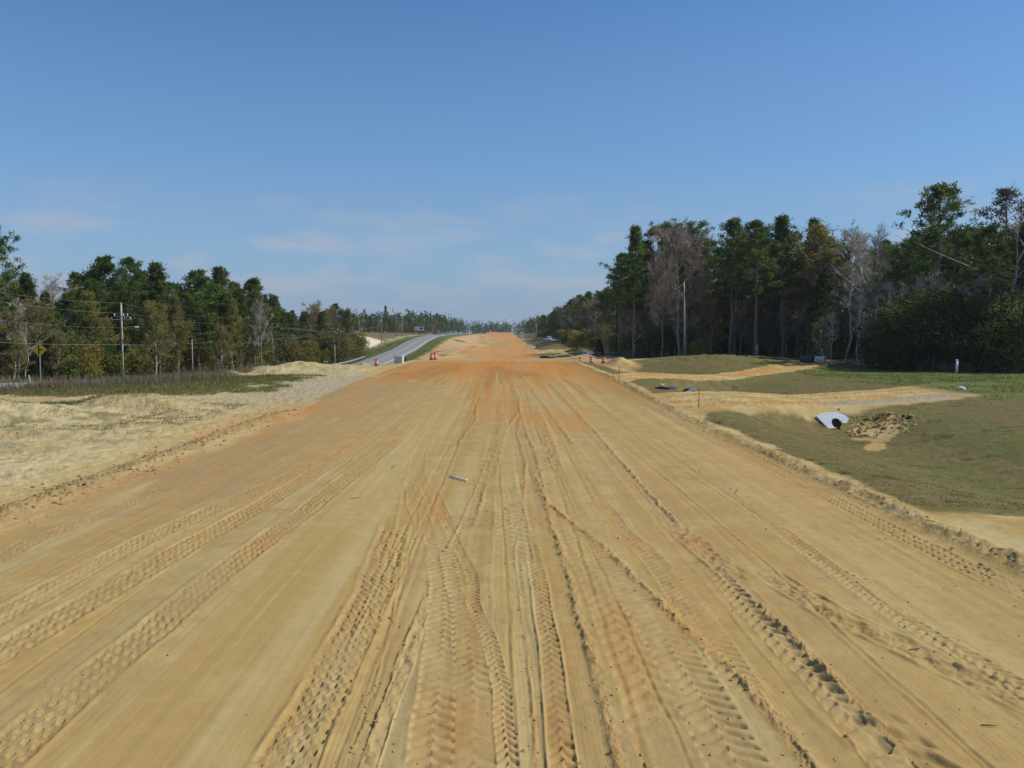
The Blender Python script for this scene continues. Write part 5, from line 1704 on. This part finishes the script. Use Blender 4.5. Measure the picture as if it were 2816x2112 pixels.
# ---- white pipe post, rock, low plants
x, y = bear(2640, 97), 97.0
e = empty('pipe_post', (x, y, gz(x, y)), label='white plastic pipe standing upright in the green grass', cat='post')
MB().tube([(0, 0, 0), (0, 0, 1.62)], .14, 16).build('pipe', m_white, e, smooth=True)
MB().lathe([(.155, 0), (.16, .02), (.16, .1), (.12, .13)], (0, 0, 1.56), 16).build('cap', m_white, e)
x, y = bear(2656, 66), 66.0
rk = NB()
rr_ = np.random.default_rng(3)
u = np.linspace(0, np.pi, 7)[1:-1]
w_ = np.linspace(0, 2 * np.pi, 11)[:-1]
b = MB()
for uu in u:
    for ww in w_:
        k = 1 + rr_.uniform(-.15, .15)
        b.v.append((.34 * k * math.sin(uu) * math.cos(ww), .26 * k * math.sin(uu) * math.sin(ww), .1 + .22 * k * math.cos(uu)))
for i in range(4):
    for k in range(10):
        b.f.append([i * 10 + k, i * 10 + (k + 1) % 10, (i + 1) * 10 + (k + 1) % 10, (i + 1) * 10 + k][::-1])
b.f.append(list(range(10)))
b.build('rock', m_conc_w, None, loc=(x, y, gz(x, y)), label='whitish rock in the green grass at the driveway end', cat='rock')

# ---- white stick and twigs on the road
def rod(name, a, b, r, m, label, cat, lift=.012, **kw):
    za, zb = ground_z(*a) + r + lift, ground_z(*b) + r + lift
    MB().tube([(a[0], a[1], za), (b[0], b[1], zb)], r, 8).build(name, m, None, smooth=True, label=label, cat=cat, **kw)
rod('white_stick', (-1.46, 23.11), (-.95, 22.35), .028, m_white, 'thin white stick lying on the smooth sand of the road', 'stick', .01)
m_twg = mat('dark_twig', (.12, .075, .05), .9, var=.2)
def twig(pts, label):
    P = [(x, y, ground_z(x, y) + h) for x, y, h in pts]
    MB().tube(P, [.007] * (len(P) - 1) + [.003], 5).build('twig', m_twg, None, smooth=True, label=label, cat='twig', group='twigs lying on the road')
twig([(-3.32, 24.6, .01), (-3.22, 24.9, .06), (-3.3, 25.3, .12)], 'forked dead twig sticking up from the road left of the white stick')
twig([(-3.68, 20.0, .01), (-3.55, 20.1, .03), (-3.42, 20.06, .03)], 'short dark twig lying on the smooth lane')
twig([(5.15, 10.2, .01), (5.25, 10.22, .02), (5.36, 10.28, .03)], 'thin dark twig on the sand between two lug tracks')
twig([(5.85, 20.6, .01), (6.0, 20.8, .05), (6.1, 21.2, .04)], 'small twig beside the narrow lug track')
twig([(4.9, 8.2, .01), (4.98, 8.17, .02), (5.05, 8.16, .02)], 'stubby dark twig near the churned soil')
for px, d, L, lab in ((1498, 150, 1.5, 'dark timber lying on the sand beside the road, shorter one'), (1505, 140, 2.6, 'dark timber lying on the sand beside the road, longer one')):
    x = bear(px, d)
    MB().box((0, 0, .12), (L, .3, .24), rz=.15).build('timber', m_wood_d, None, bevel=.015, loc=(x, d, gz(x, d)), label=lab, cat='timber', group='timbers beside the road')

# ---- billboard and small signs
x, y = bear(1153, 425), 425.0
z = gz(x, y, .2)
s = empty('billboard', (x, y, z), math.radians(-4), label='billboard with white and orange poster above the highway', cat='billboard')
zc = CAM_Z + (920 - 904) / 2279 * y - z
MB().tube([(.1, .2, 0), (.1, .2, zc - .8)], .28, 12).build('post', m_steel, s)
p = MB().box((0, 0, zc), (4.7, .25, 2.0)).build('panel', m_white, s)
def blob(cx, cz, rx, rz_, yy, seed, m, name, n=14):
    r = random.Random(seed)
    pts = [(cx + rx * math.cos(2 * math.pi * k / n) * r.uniform(.75, 1.15), cz + rz_ * math.sin(2 * math.pi * k / n) * r.uniform(.75, 1.15)) for k in range(n)]
    MB().poly(pts, yy, yy + .006).build(name, m, p)
m_p1 = mat('poster_tan', (.60, .40, .15), .6, var=.3, scale=2)
m_p2 = mat('poster_rust', (.42, .12, .04), .6, var=.3, scale=2)
m_p3 = mat('poster_blue_grey', (.10, .16, .22), .6, var=.2, scale=2)
m_p4 = mat('poster_cream', (.78, .70, .42), .6, var=.2, scale=2)
blob(.9, zc + .05, 1.1, .8, -.135, 1, m_p4, 'printed_shape')
blob(1.15, zc + .15, .75, .5, -.142, 2, m_p1, 'printed_shape')
blob(1.55, zc + .1, .5, .75, -.149, 3, m_p2, 'printed_shape')
blob(.75, zc - .2, .55, .28, -.156, 4, m_p2, 'printed_shape')
blob(-1.55, zc - .2, .38, .38, -.135, 5, m_p3, 'printed_emblem')
MB().box((.1, -.1, zc - 1.08), (1.6, .3, .14)).build('catwalk', m_galv, s)

def small_sign(px, py, d, w, h, label, round_=False):
    x = bear(px, d)
    z = gz(x, d)
    s = empty('roadside_sign', (x, d, z), 0, label=label, cat='sign')
    zc = CAM_Z + (920 - py) / 2279 * d - z
    MB().tube([(0, .05, 0), (0, .05, zc + h * .3)], .05, 6).build('post', m_galv, s)
    q = MB()
    if round_:
        q.poly([(w / 2 * math.cos(2 * math.pi * k / 16), zc + w / 2 * math.sin(2 * math.pi * k / 16)) for k in range(16)], -.02, .02)
    else:
        q.box((0, 0, zc), (w, .04, h))
    q.build('panel', m_white, s)
small_sign(1171, 913, 410, .8, .5, 'small white sign on a post right of the billboard')
small_sign(1243, 911.5, 520, .8, .8, 'round white sign beside the highway before the crest', True)
small_sign(1440, 905, 560, .6, 1.0, 'small white sign at the far right wood corner')

# ---- vehicles
def car(px, d, rz, paint, label, L=4.6, W=1.8, H=1.5, pickup=False, z=None, x=None, truck=False):
    x = bear(px, d) if x is None else x
    zz = (gz(x, d, 0) if z is None else z)
    e = empty('pickup_truck' if pickup else 'car', (x, d, zz), rz, label=label, cat='pickup' if pickup else 'car')
    h = L / 2
    if pickup:
        side = [(-h, .45), (h, .45), (h, .95), (h * .5, 1.02), (h * .12, 1.05), (-h, 1.05)]
        cab = [(h * .48, 1.03), (h * .22, H), (-h * .18, H), (-h * .26, 1.05)]
    else:
        side = [(-h, .4), (h, .4), (h, .72), (h * .45, .88), (-h * .8, .92), (-h, .85)]
        cab = [(h * .42, .88), (h * .12, H), (-h * .62, H), (-h * .88, .9)]
    b = MB().poly(side, -W / 2, W / 2).build('body', paint, e, bevel=.05)
    c = MB().poly(cab, -W / 2 + .1, W / 2 - .1).build('cabin', paint, e, bevel=.05)
    a0, a1, a2, a3 = cab
    g = lambda p, q, t: (p[0] + (q[0] - p[0]) * t, p[1] + (q[1] - p[1]) * t)
    for sd in (-1, 1):
        yy = sd * (W / 2 - .098)
        pts = [g(a0, a1, .15), g(a0, a1, .88), g(a3, a2, .88), g(a3, a2, .15)]
        pts = [(p_[0] * .97, p_[1]) for p_ in pts]
        MB().poly(pts, yy - .004, yy + .004).build('side_window', m_glass, c)
    fx = MB()
    for (pa, pb, s_) in ((a0, a1, 1), (a3, a2, -1)):
        q0, q1 = g(pa, pb, .12), g(pa, pb, .9)
        n = len(fx.v)
        o_ = .012 * s_
        for (qx, qz) in (q0, q1):
            for sy in (-1, 1): fx.v.append((qx + o_ * 2, sy * (W / 2 - .2), qz + .012))
        fx.f.append([n, n + 1, n + 3, n + 2])
    fx.build('windscreen', m_glass, c)
    for sx in (-1, 1):
        for sy in (-1, 1):
            w = MB()
            w.tube([(sx * h * .64, sy * (W / 2 - .22), .34), (sx * h * .64, sy * (W / 2 + .01), .34)], .34, 16)
            wo = w.build('wheel', m_rub, e)
            MB().tube([(sx * h * .64, sy * (W / 2 + .01), .34), (sx * h * .64, sy * (W / 2 + .025), .34)], .19, 12).build('rim', m_galv, wo)
    for sy in (-1, 1):
        MB().box((h + .005, sy * (W / 2 - .25), .68 if not pickup else .8), (.03, .32, .16)).build('headlight', m_lamp, b)
    return e
R90 = math.radians(-90)
car(1259, 560, R90, m_carw, 'white van driving toward the road works near the crest', 5.2, 2.0, 2.1, z=float(Zhigh(560)) + .03, x=float(Xhigh(560)) - 1.7)
car(1248, 500, R90, m_cars, 'silver car driving down the highway before the white van', z=float(Zhigh(500)) + .03, x=float(Xhigh(500)) - 1.7)
car(1508, 335, R90 + .5, m_carw, 'white pickup parked under the right trees', 5.4, 1.95, 1.85, True)
car(1524, 322, R90 - .3, m_carw, 'white car parked beside the white pickup under the trees')
for px, d, pt, lab in ((1231, 545, m_carw, 'white car parked in the lot left of the highway crest'), (1218, 520, m_cars, 'silver car parked in the lot left of the highway crest'),
                       (1200, 500, m_carr, 'maroon car parked in the lot left of the highway crest'), (1209, 535, m_carw, 'white hatchback parked between the maroon and silver cars')):
    car(px, d, .3 + (px % 7) * .2, pt, lab)
# red dump truck seen from behind on the crest
x, y = bear(1333, 684), 684.0
e = empty('dump_truck', (x, y, gz(x, y, 0)), math.radians(90), label='red dump truck seen from behind on the crest of the dirt road', cat='truck')
MB().box((0, 0, .75), (6.4, .9, .3)).build('chassis', m_steel, e)
MB().poly([(-3.3, 1.0), (1.2, 1.0), (1.3, 2.7), (-3.5, 2.6)], -1.2, 1.2).build('dump_bed', m_red, e, bevel=.04)
tl = MB().box((-3.47, 0, 1.75), (.08, 2.2, 1.5)).build('tailgate', m_red, e, bevel=.02)
for i in (-.7, 0, .7): MB().box((-3.53, i, 1.75), (.05, .12, 1.45)).build('rib', m_red, tl)
c = MB().poly([(1.5, .8), (3.6, .8), (3.6, 1.7), (2.7, 1.9), (2.4, 2.8), (1.5, 2.8)], -1.1, 1.1).build('cab', m_red, e, bevel=.05)
MB().box((1.49, 0, 2.3), (.03, 1.4, .6)).build('rear_window', m_glass, c)
for sx in (-2.6, -1.4, 2.6):
    for sy in (-1, 1):
        MB().tube([(sx, sy * .75, .52), (sx, sy * 1.2, .52)], .52, 16).build('wheel', m_rub, e)
for sy in (-1, 1): MB().box((-3.4, sy * .95, .95), (.06, .25, .14)).build('tail_light', m_red, e)
x, y = bear(1348, 700), 700.0
s = empty('portable_toilet', (x, y, gz(x, y, 0)), .2, label='white portable cabin beside the red dump truck', cat='cabin')
MB().box((0, 0, 1.05), (1.1, 1.1, 2.1)).build('walls', m_white, s, bevel=.04)
MB().poly([(-.6, 2.1), (.6, 2.1), (0, 2.4)], -.6, .6).build('roof', m_white, s)
MB().box((0, -.56, 1.0), (.7, .03, 1.8)).build('door', m_tank, s)
# ------------------------------------------------------------------ ground cover and loose soil
GR = np.random.default_rng(77)
def gz_many(x, y):
    """surface height at many points"""
    out = np.empty(len(x))
    nearm = (y < 119) & (y > 7)
    for sel, R, U, Z in ((nearm, rows, us, near_p[2]), (~nearm, far_rows, us_f, far_p[2])):
        if not sel.any(): continue
        r = np.clip(np.searchsorted(R, y[sel]), 1, len(R) - 1)
        r = np.where(np.abs(R[r - 1] - y[sel]) < np.abs(R[r] - y[sel]), r - 1, r)
        c = np.clip(np.searchsorted(U, x[sel] / R[r]), 0, len(U) - 1)
        out[sel] = Z[r, c]
    return out
def cls_many(x, y):
    out = np.zeros(len(x), int)
    m = (y < 119) & (y > 7)
    r = np.clip(np.searchsorted(rows, y[m]), 1, len(rows) - 1)
    c = np.clip(np.searchsorted(us, x[m] / rows[r]), 0, len(us) - 1)
    out[m] = near_p[4][r, c]
    return out
def cover(name, label, x, y, lo, hi, wlo, whi, m, spread=.35, cat='weeds'):
    z = gz_many(x, y)
    n = len(x)
    d = np.stack([GR.normal(size=n) * spread, GR.normal(size=n) * spread, np.ones(n)], -1)
    V, F = blades_np(np.stack([x, y, z - .02], -1), d, GR.uniform(lo, hi, n), GR.uniform(wlo, whi, n), GR)
    return obj(name, mesh_np(name, V, F, False), m, kind='stuff', label=label, cat=cat)

m_weed = leaf_mat('dry_red_brown_weeds', (.20, .16, .098), (.235, .205, .11), .35, .0, .25)
m_weed_r = leaf_mat('red_weeds', (.24, .115, .085), (.20, .14, .095), .25, .0, .4)
m_straw = leaf_mat('tall_straw_grass', (.26, .20, .115), (.19, .155, .085), .3, .0, .3)
m_blade = leaf_mat('turf_blades', (.215, .185, .065), (.165, .165, .045), .4, .0, .5)
m_blade_g = leaf_mat('green_grass_blades', (.12, .15, .030), (.155, .17, .042), .4, .0, .5)

def clumped(n, x0, x1, y0, y1, sc, seed, thr):
    x = GR.uniform(x0, x1, n)
    y = GR.uniform(y0, y1, n)
    k = fbm(x * sc, y * sc, 3, seed)
    s = k > thr
    return x[s], y[s]
# dry weeds in front of the highway
x, y = clumped(46000, -38, -17, 58, 112, .35, 81, .36)
s = (x > Xhigh(y) + HW + .6) & (x < np.interp(y, [58, 66, 80, 112], [-24, -22, -26, -25]) + GR.normal(size=len(x)) * 1.2) & (y > 62 + GR.normal(size=len(x)) * 1.5)
cover('dry_weeds', 'reddish brown dry weeds in front of the highway', x[s], y[s], .25, .85, .02, .045, m_weed, .3)
x, y = clumped(5000, -40, -30, 57, 66, .5, 82, .46)
s = (x > Xhigh(y) + HW + .5) & (x < -33)
cover('red_weeds', 'patch of red weeds beside the leaning marker post', x[s], y[s], .3, .75, .02, .05, m_weed_r, .3)
# grass strips left
x, y = clumped(60000, -36, -13, 42, 78, .3, 83, .25)
s = cls_many(x, y) == 5
cover('strip_grass', 'short grass on the strips between dirt track and highway', x[s], y[s], .10, .26, .02, .04, m_blade, .45, 'grass')
x, y = clumped(30000, -30, -14, 33, 46, .8, 84, .56)
cover('sprouting_grass', 'sparse green tufts on the sandy spoil bank', x, y, .04, .12, .015, .03, m_blade, .5, 'grass')
# verges of the highway
x = GR.uniform(-46, -20, 30000)
y = GR.uniform(66, 330, 30000)
dd = np.abs(x - Xhigh(y))
s = (dd > HW + .4) & (dd < 10)
cover('verge_grass', 'grass growing along both edges of the highway', x[s], y[s], .15, .4, .03, .07, m_blade_g, .4, 'grass')
x = GR.uniform(-60, -34, 30000)
y = GR.uniform(70, 300, 30000)
dd = Xhigh(y) - x
s = (dd > 7) & (dd < 24) & (np.exp(-(((x + 52) / 9) ** 4 + ((y - 288) / 30) ** 4)) < .35)
cover('brush_grass', 'brownish brush grass between the highway and the left wood', x[s], y[s], .3, 1.1, .03, .07, m_weed, .3, 'brush')
# turf on the right
n = 85000
x = GR.uniform(9.5, 36, n)
y = 19 + (100 - 19) * GR.uniform(0, 1, n) ** 1.6
s = (cls_many(x, y) == 2) & (x / y < .75)
cover('turf_blades', 'short olive turf on the right-hand verge', x[s], y[s], .03, .075, .012, .03, m_blade, .7, 'grass')
x, y = clumped(30000, 34, 66, 58, 104, .4, 85, .42)
s = cls_many(x, y) == 2
cover('lush_grass', 'lush green grass before the evergreen thicket', x[s], y[s], .06, .34, .02, .05, m_blade_g, .6, 'grass')
# tall straw-coloured grass at the foot of the right wood
x, y = [], []
for i in range(17000):
    yy = GR.uniform(100, 172)
    xx = right_edge(yy) + GR.normal() * 1.2 - 1.6
    x.append(xx)
    y.append(yy)
x, y = np.array(x), np.array(y)
k = fbm(x * .3, y * .3, 3, 86) > .42
cover('straw_grass', 'tall straw-coloured grass along the foot of the dark stand', x[k], y[k], .5, 1.5, .03, .06, m_straw, .22, 'grass')

# loose clods
def clods(name, label, x, y, smin, smax, m, sink=.35):
    n = len(x)
    base = np.array([[1, 0, 0], [-1, 0, 0], [0, 1, 0], [0, -1, 0], [0, 0, 1], [0, 0, -1]], float)
    fc = [(0, 2, 4), (2, 1, 4), (1, 3, 4), (3, 0, 4), (2, 0, 5), (1, 2, 5), (3, 1, 5), (0, 3, 5)]
    vs = [tuple(v) for v in base]
    mid = {}
    tris = []
    def md(a, b):
        k_ = (min(a, b), max(a, b))
        if k_ not in mid:
            v_ = (np.array(vs[a]) + np.array(vs[b])) / 2
            vs.append(tuple(v_ / np.linalg.norm(v_)))
            mid[k_] = len(vs) - 1
        return mid[k_]
    for a, b, c_ in fc:
        p_, q_, r_ = md(a, b), md(b, c_), md(c_, a)
        tris += [(a, p_, r_), (p_, b, q_), (r_, q_, c_), (p_, q_, r_)]
    U = np.array(vs)
    T = np.array(tris)
    z = gz_many(x, y)
    sz = smin * (smax / smin) ** (GR.uniform(0, 1, n) ** 2.2)
    V = U[None] * (1 + GR.normal(size=(n, len(U), 1)) * .22) * sz[:, None, None] * GR.uniform(.6, 1.3, (n, 1, 3))
    V[:, :, 2] *= .75
    V += np.stack([x, y, z + sz * (.5 - sink)], -1)[:, None]
    F = (T[None] + (np.arange(n) * len(U))[:, None, None]).reshape(-1, 3)
    return obj(name, mesh_np(name, V.reshape(-1, 3), F, False), m, kind='stuff', label=label, cat='soil')
m_clod = mat('brown_clods', (.25, .16, .075), .95, var=.3, scale=3, bump=.5, bscale=40)
m_clod_t = mat('tan_clods', (.41, .275, .11), .95, var=.25, scale=3, bump=.5, bscale=40)
y = 8 + 70 * GR.uniform(0, 1, 1500) ** 1.8
clods('edge_clods', 'brown clods along the loose ridge at the right road edge', XR + .25 + GR.normal(size=1500) * .38, y, .008, .045, m_clod_t)
x = np.concatenate([21.6 + GR.normal(size=260) * .9, 19.9 + GR.normal(size=60) * .35])
y = np.concatenate([47.0 + GR.normal(size=260) * .9, 45.6 + GR.normal(size=60) * .35])
clods('washout_clods', 'broken clods of soil around the white culvert apron', x, y, .03, .16, m_clod_t)
y = 15 + 28 * GR.uniform(0, 1, 1100) ** 1.3
clods('ridge_clods', 'brown clods along the loose ridge at the left road edge', XL + .1 + GR.normal(size=1100) * .5, y, .012, .06, m_clod)
xs_, ys_ = [], []
for pts, w, kind, dep, per in TRACKS:
    if kind in ('rib', 'line'): continue
    p = sorted(pts, key=lambda q: q[1])
    n = int((p[-1][1] - p[0][1]) * (9 if kind in ('ridge', 'scuff') else 5))
    yy = p[0][1] + (p[-1][1] - p[0][1]) * GR.uniform(0, 1, n) ** 1.4
    xs_.append(np.interp(yy, [q[1] for q in p], [q[0] for q in p]) + GR.normal(size=n) * (w * .6 + .05))
    ys_.append(yy)
xs_, ys_ = np.concatenate(xs_), np.concatenate(ys_)
s = ys_ < 34
clods('track_crumbs', 'small crumbs of soil thrown beside the wheel tracks', xs_[s], ys_[s], .004, .022, m_clod_t, .25)
n = 1100
x, y = GR.uniform(-11, 8.6, n), 7 + 30 * GR.uniform(0, 1, n) ** 1.5
s = np.abs(x + 3.2) > .9
clods('scattered_crumbs', 'crumbs of soil scattered over the dirt road', x[s], y[s], .003, .016, m_clod_t, .25)

# ------------------------------------------------------------------ haze
hz = bpy.data.materials.new('thin_haze')
hz.use_nodes = True
N, L = hz.node_tree.nodes, hz.node_tree.links
N.clear()
ho = N.new('ShaderNodeOutputMaterial')
pv = N.new('ShaderNodeVolumePrincipled')
pv.inputs['Color'].default_value = (.86, .89, .93, 1)
pv.inputs['Density'].default_value = 0.00013
pv.inputs['Anisotropy'].default_value = 0.25
L.new(pv.outputs[0], ho.inputs['Volume'])
b = MB().box((0, 0, 0), (6400, 5300, 62))
b.build('haze', hz, None, loc=(0, 2480, 24), kind='stuff', label='thin pale haze filling the air over the road', cat='haze')
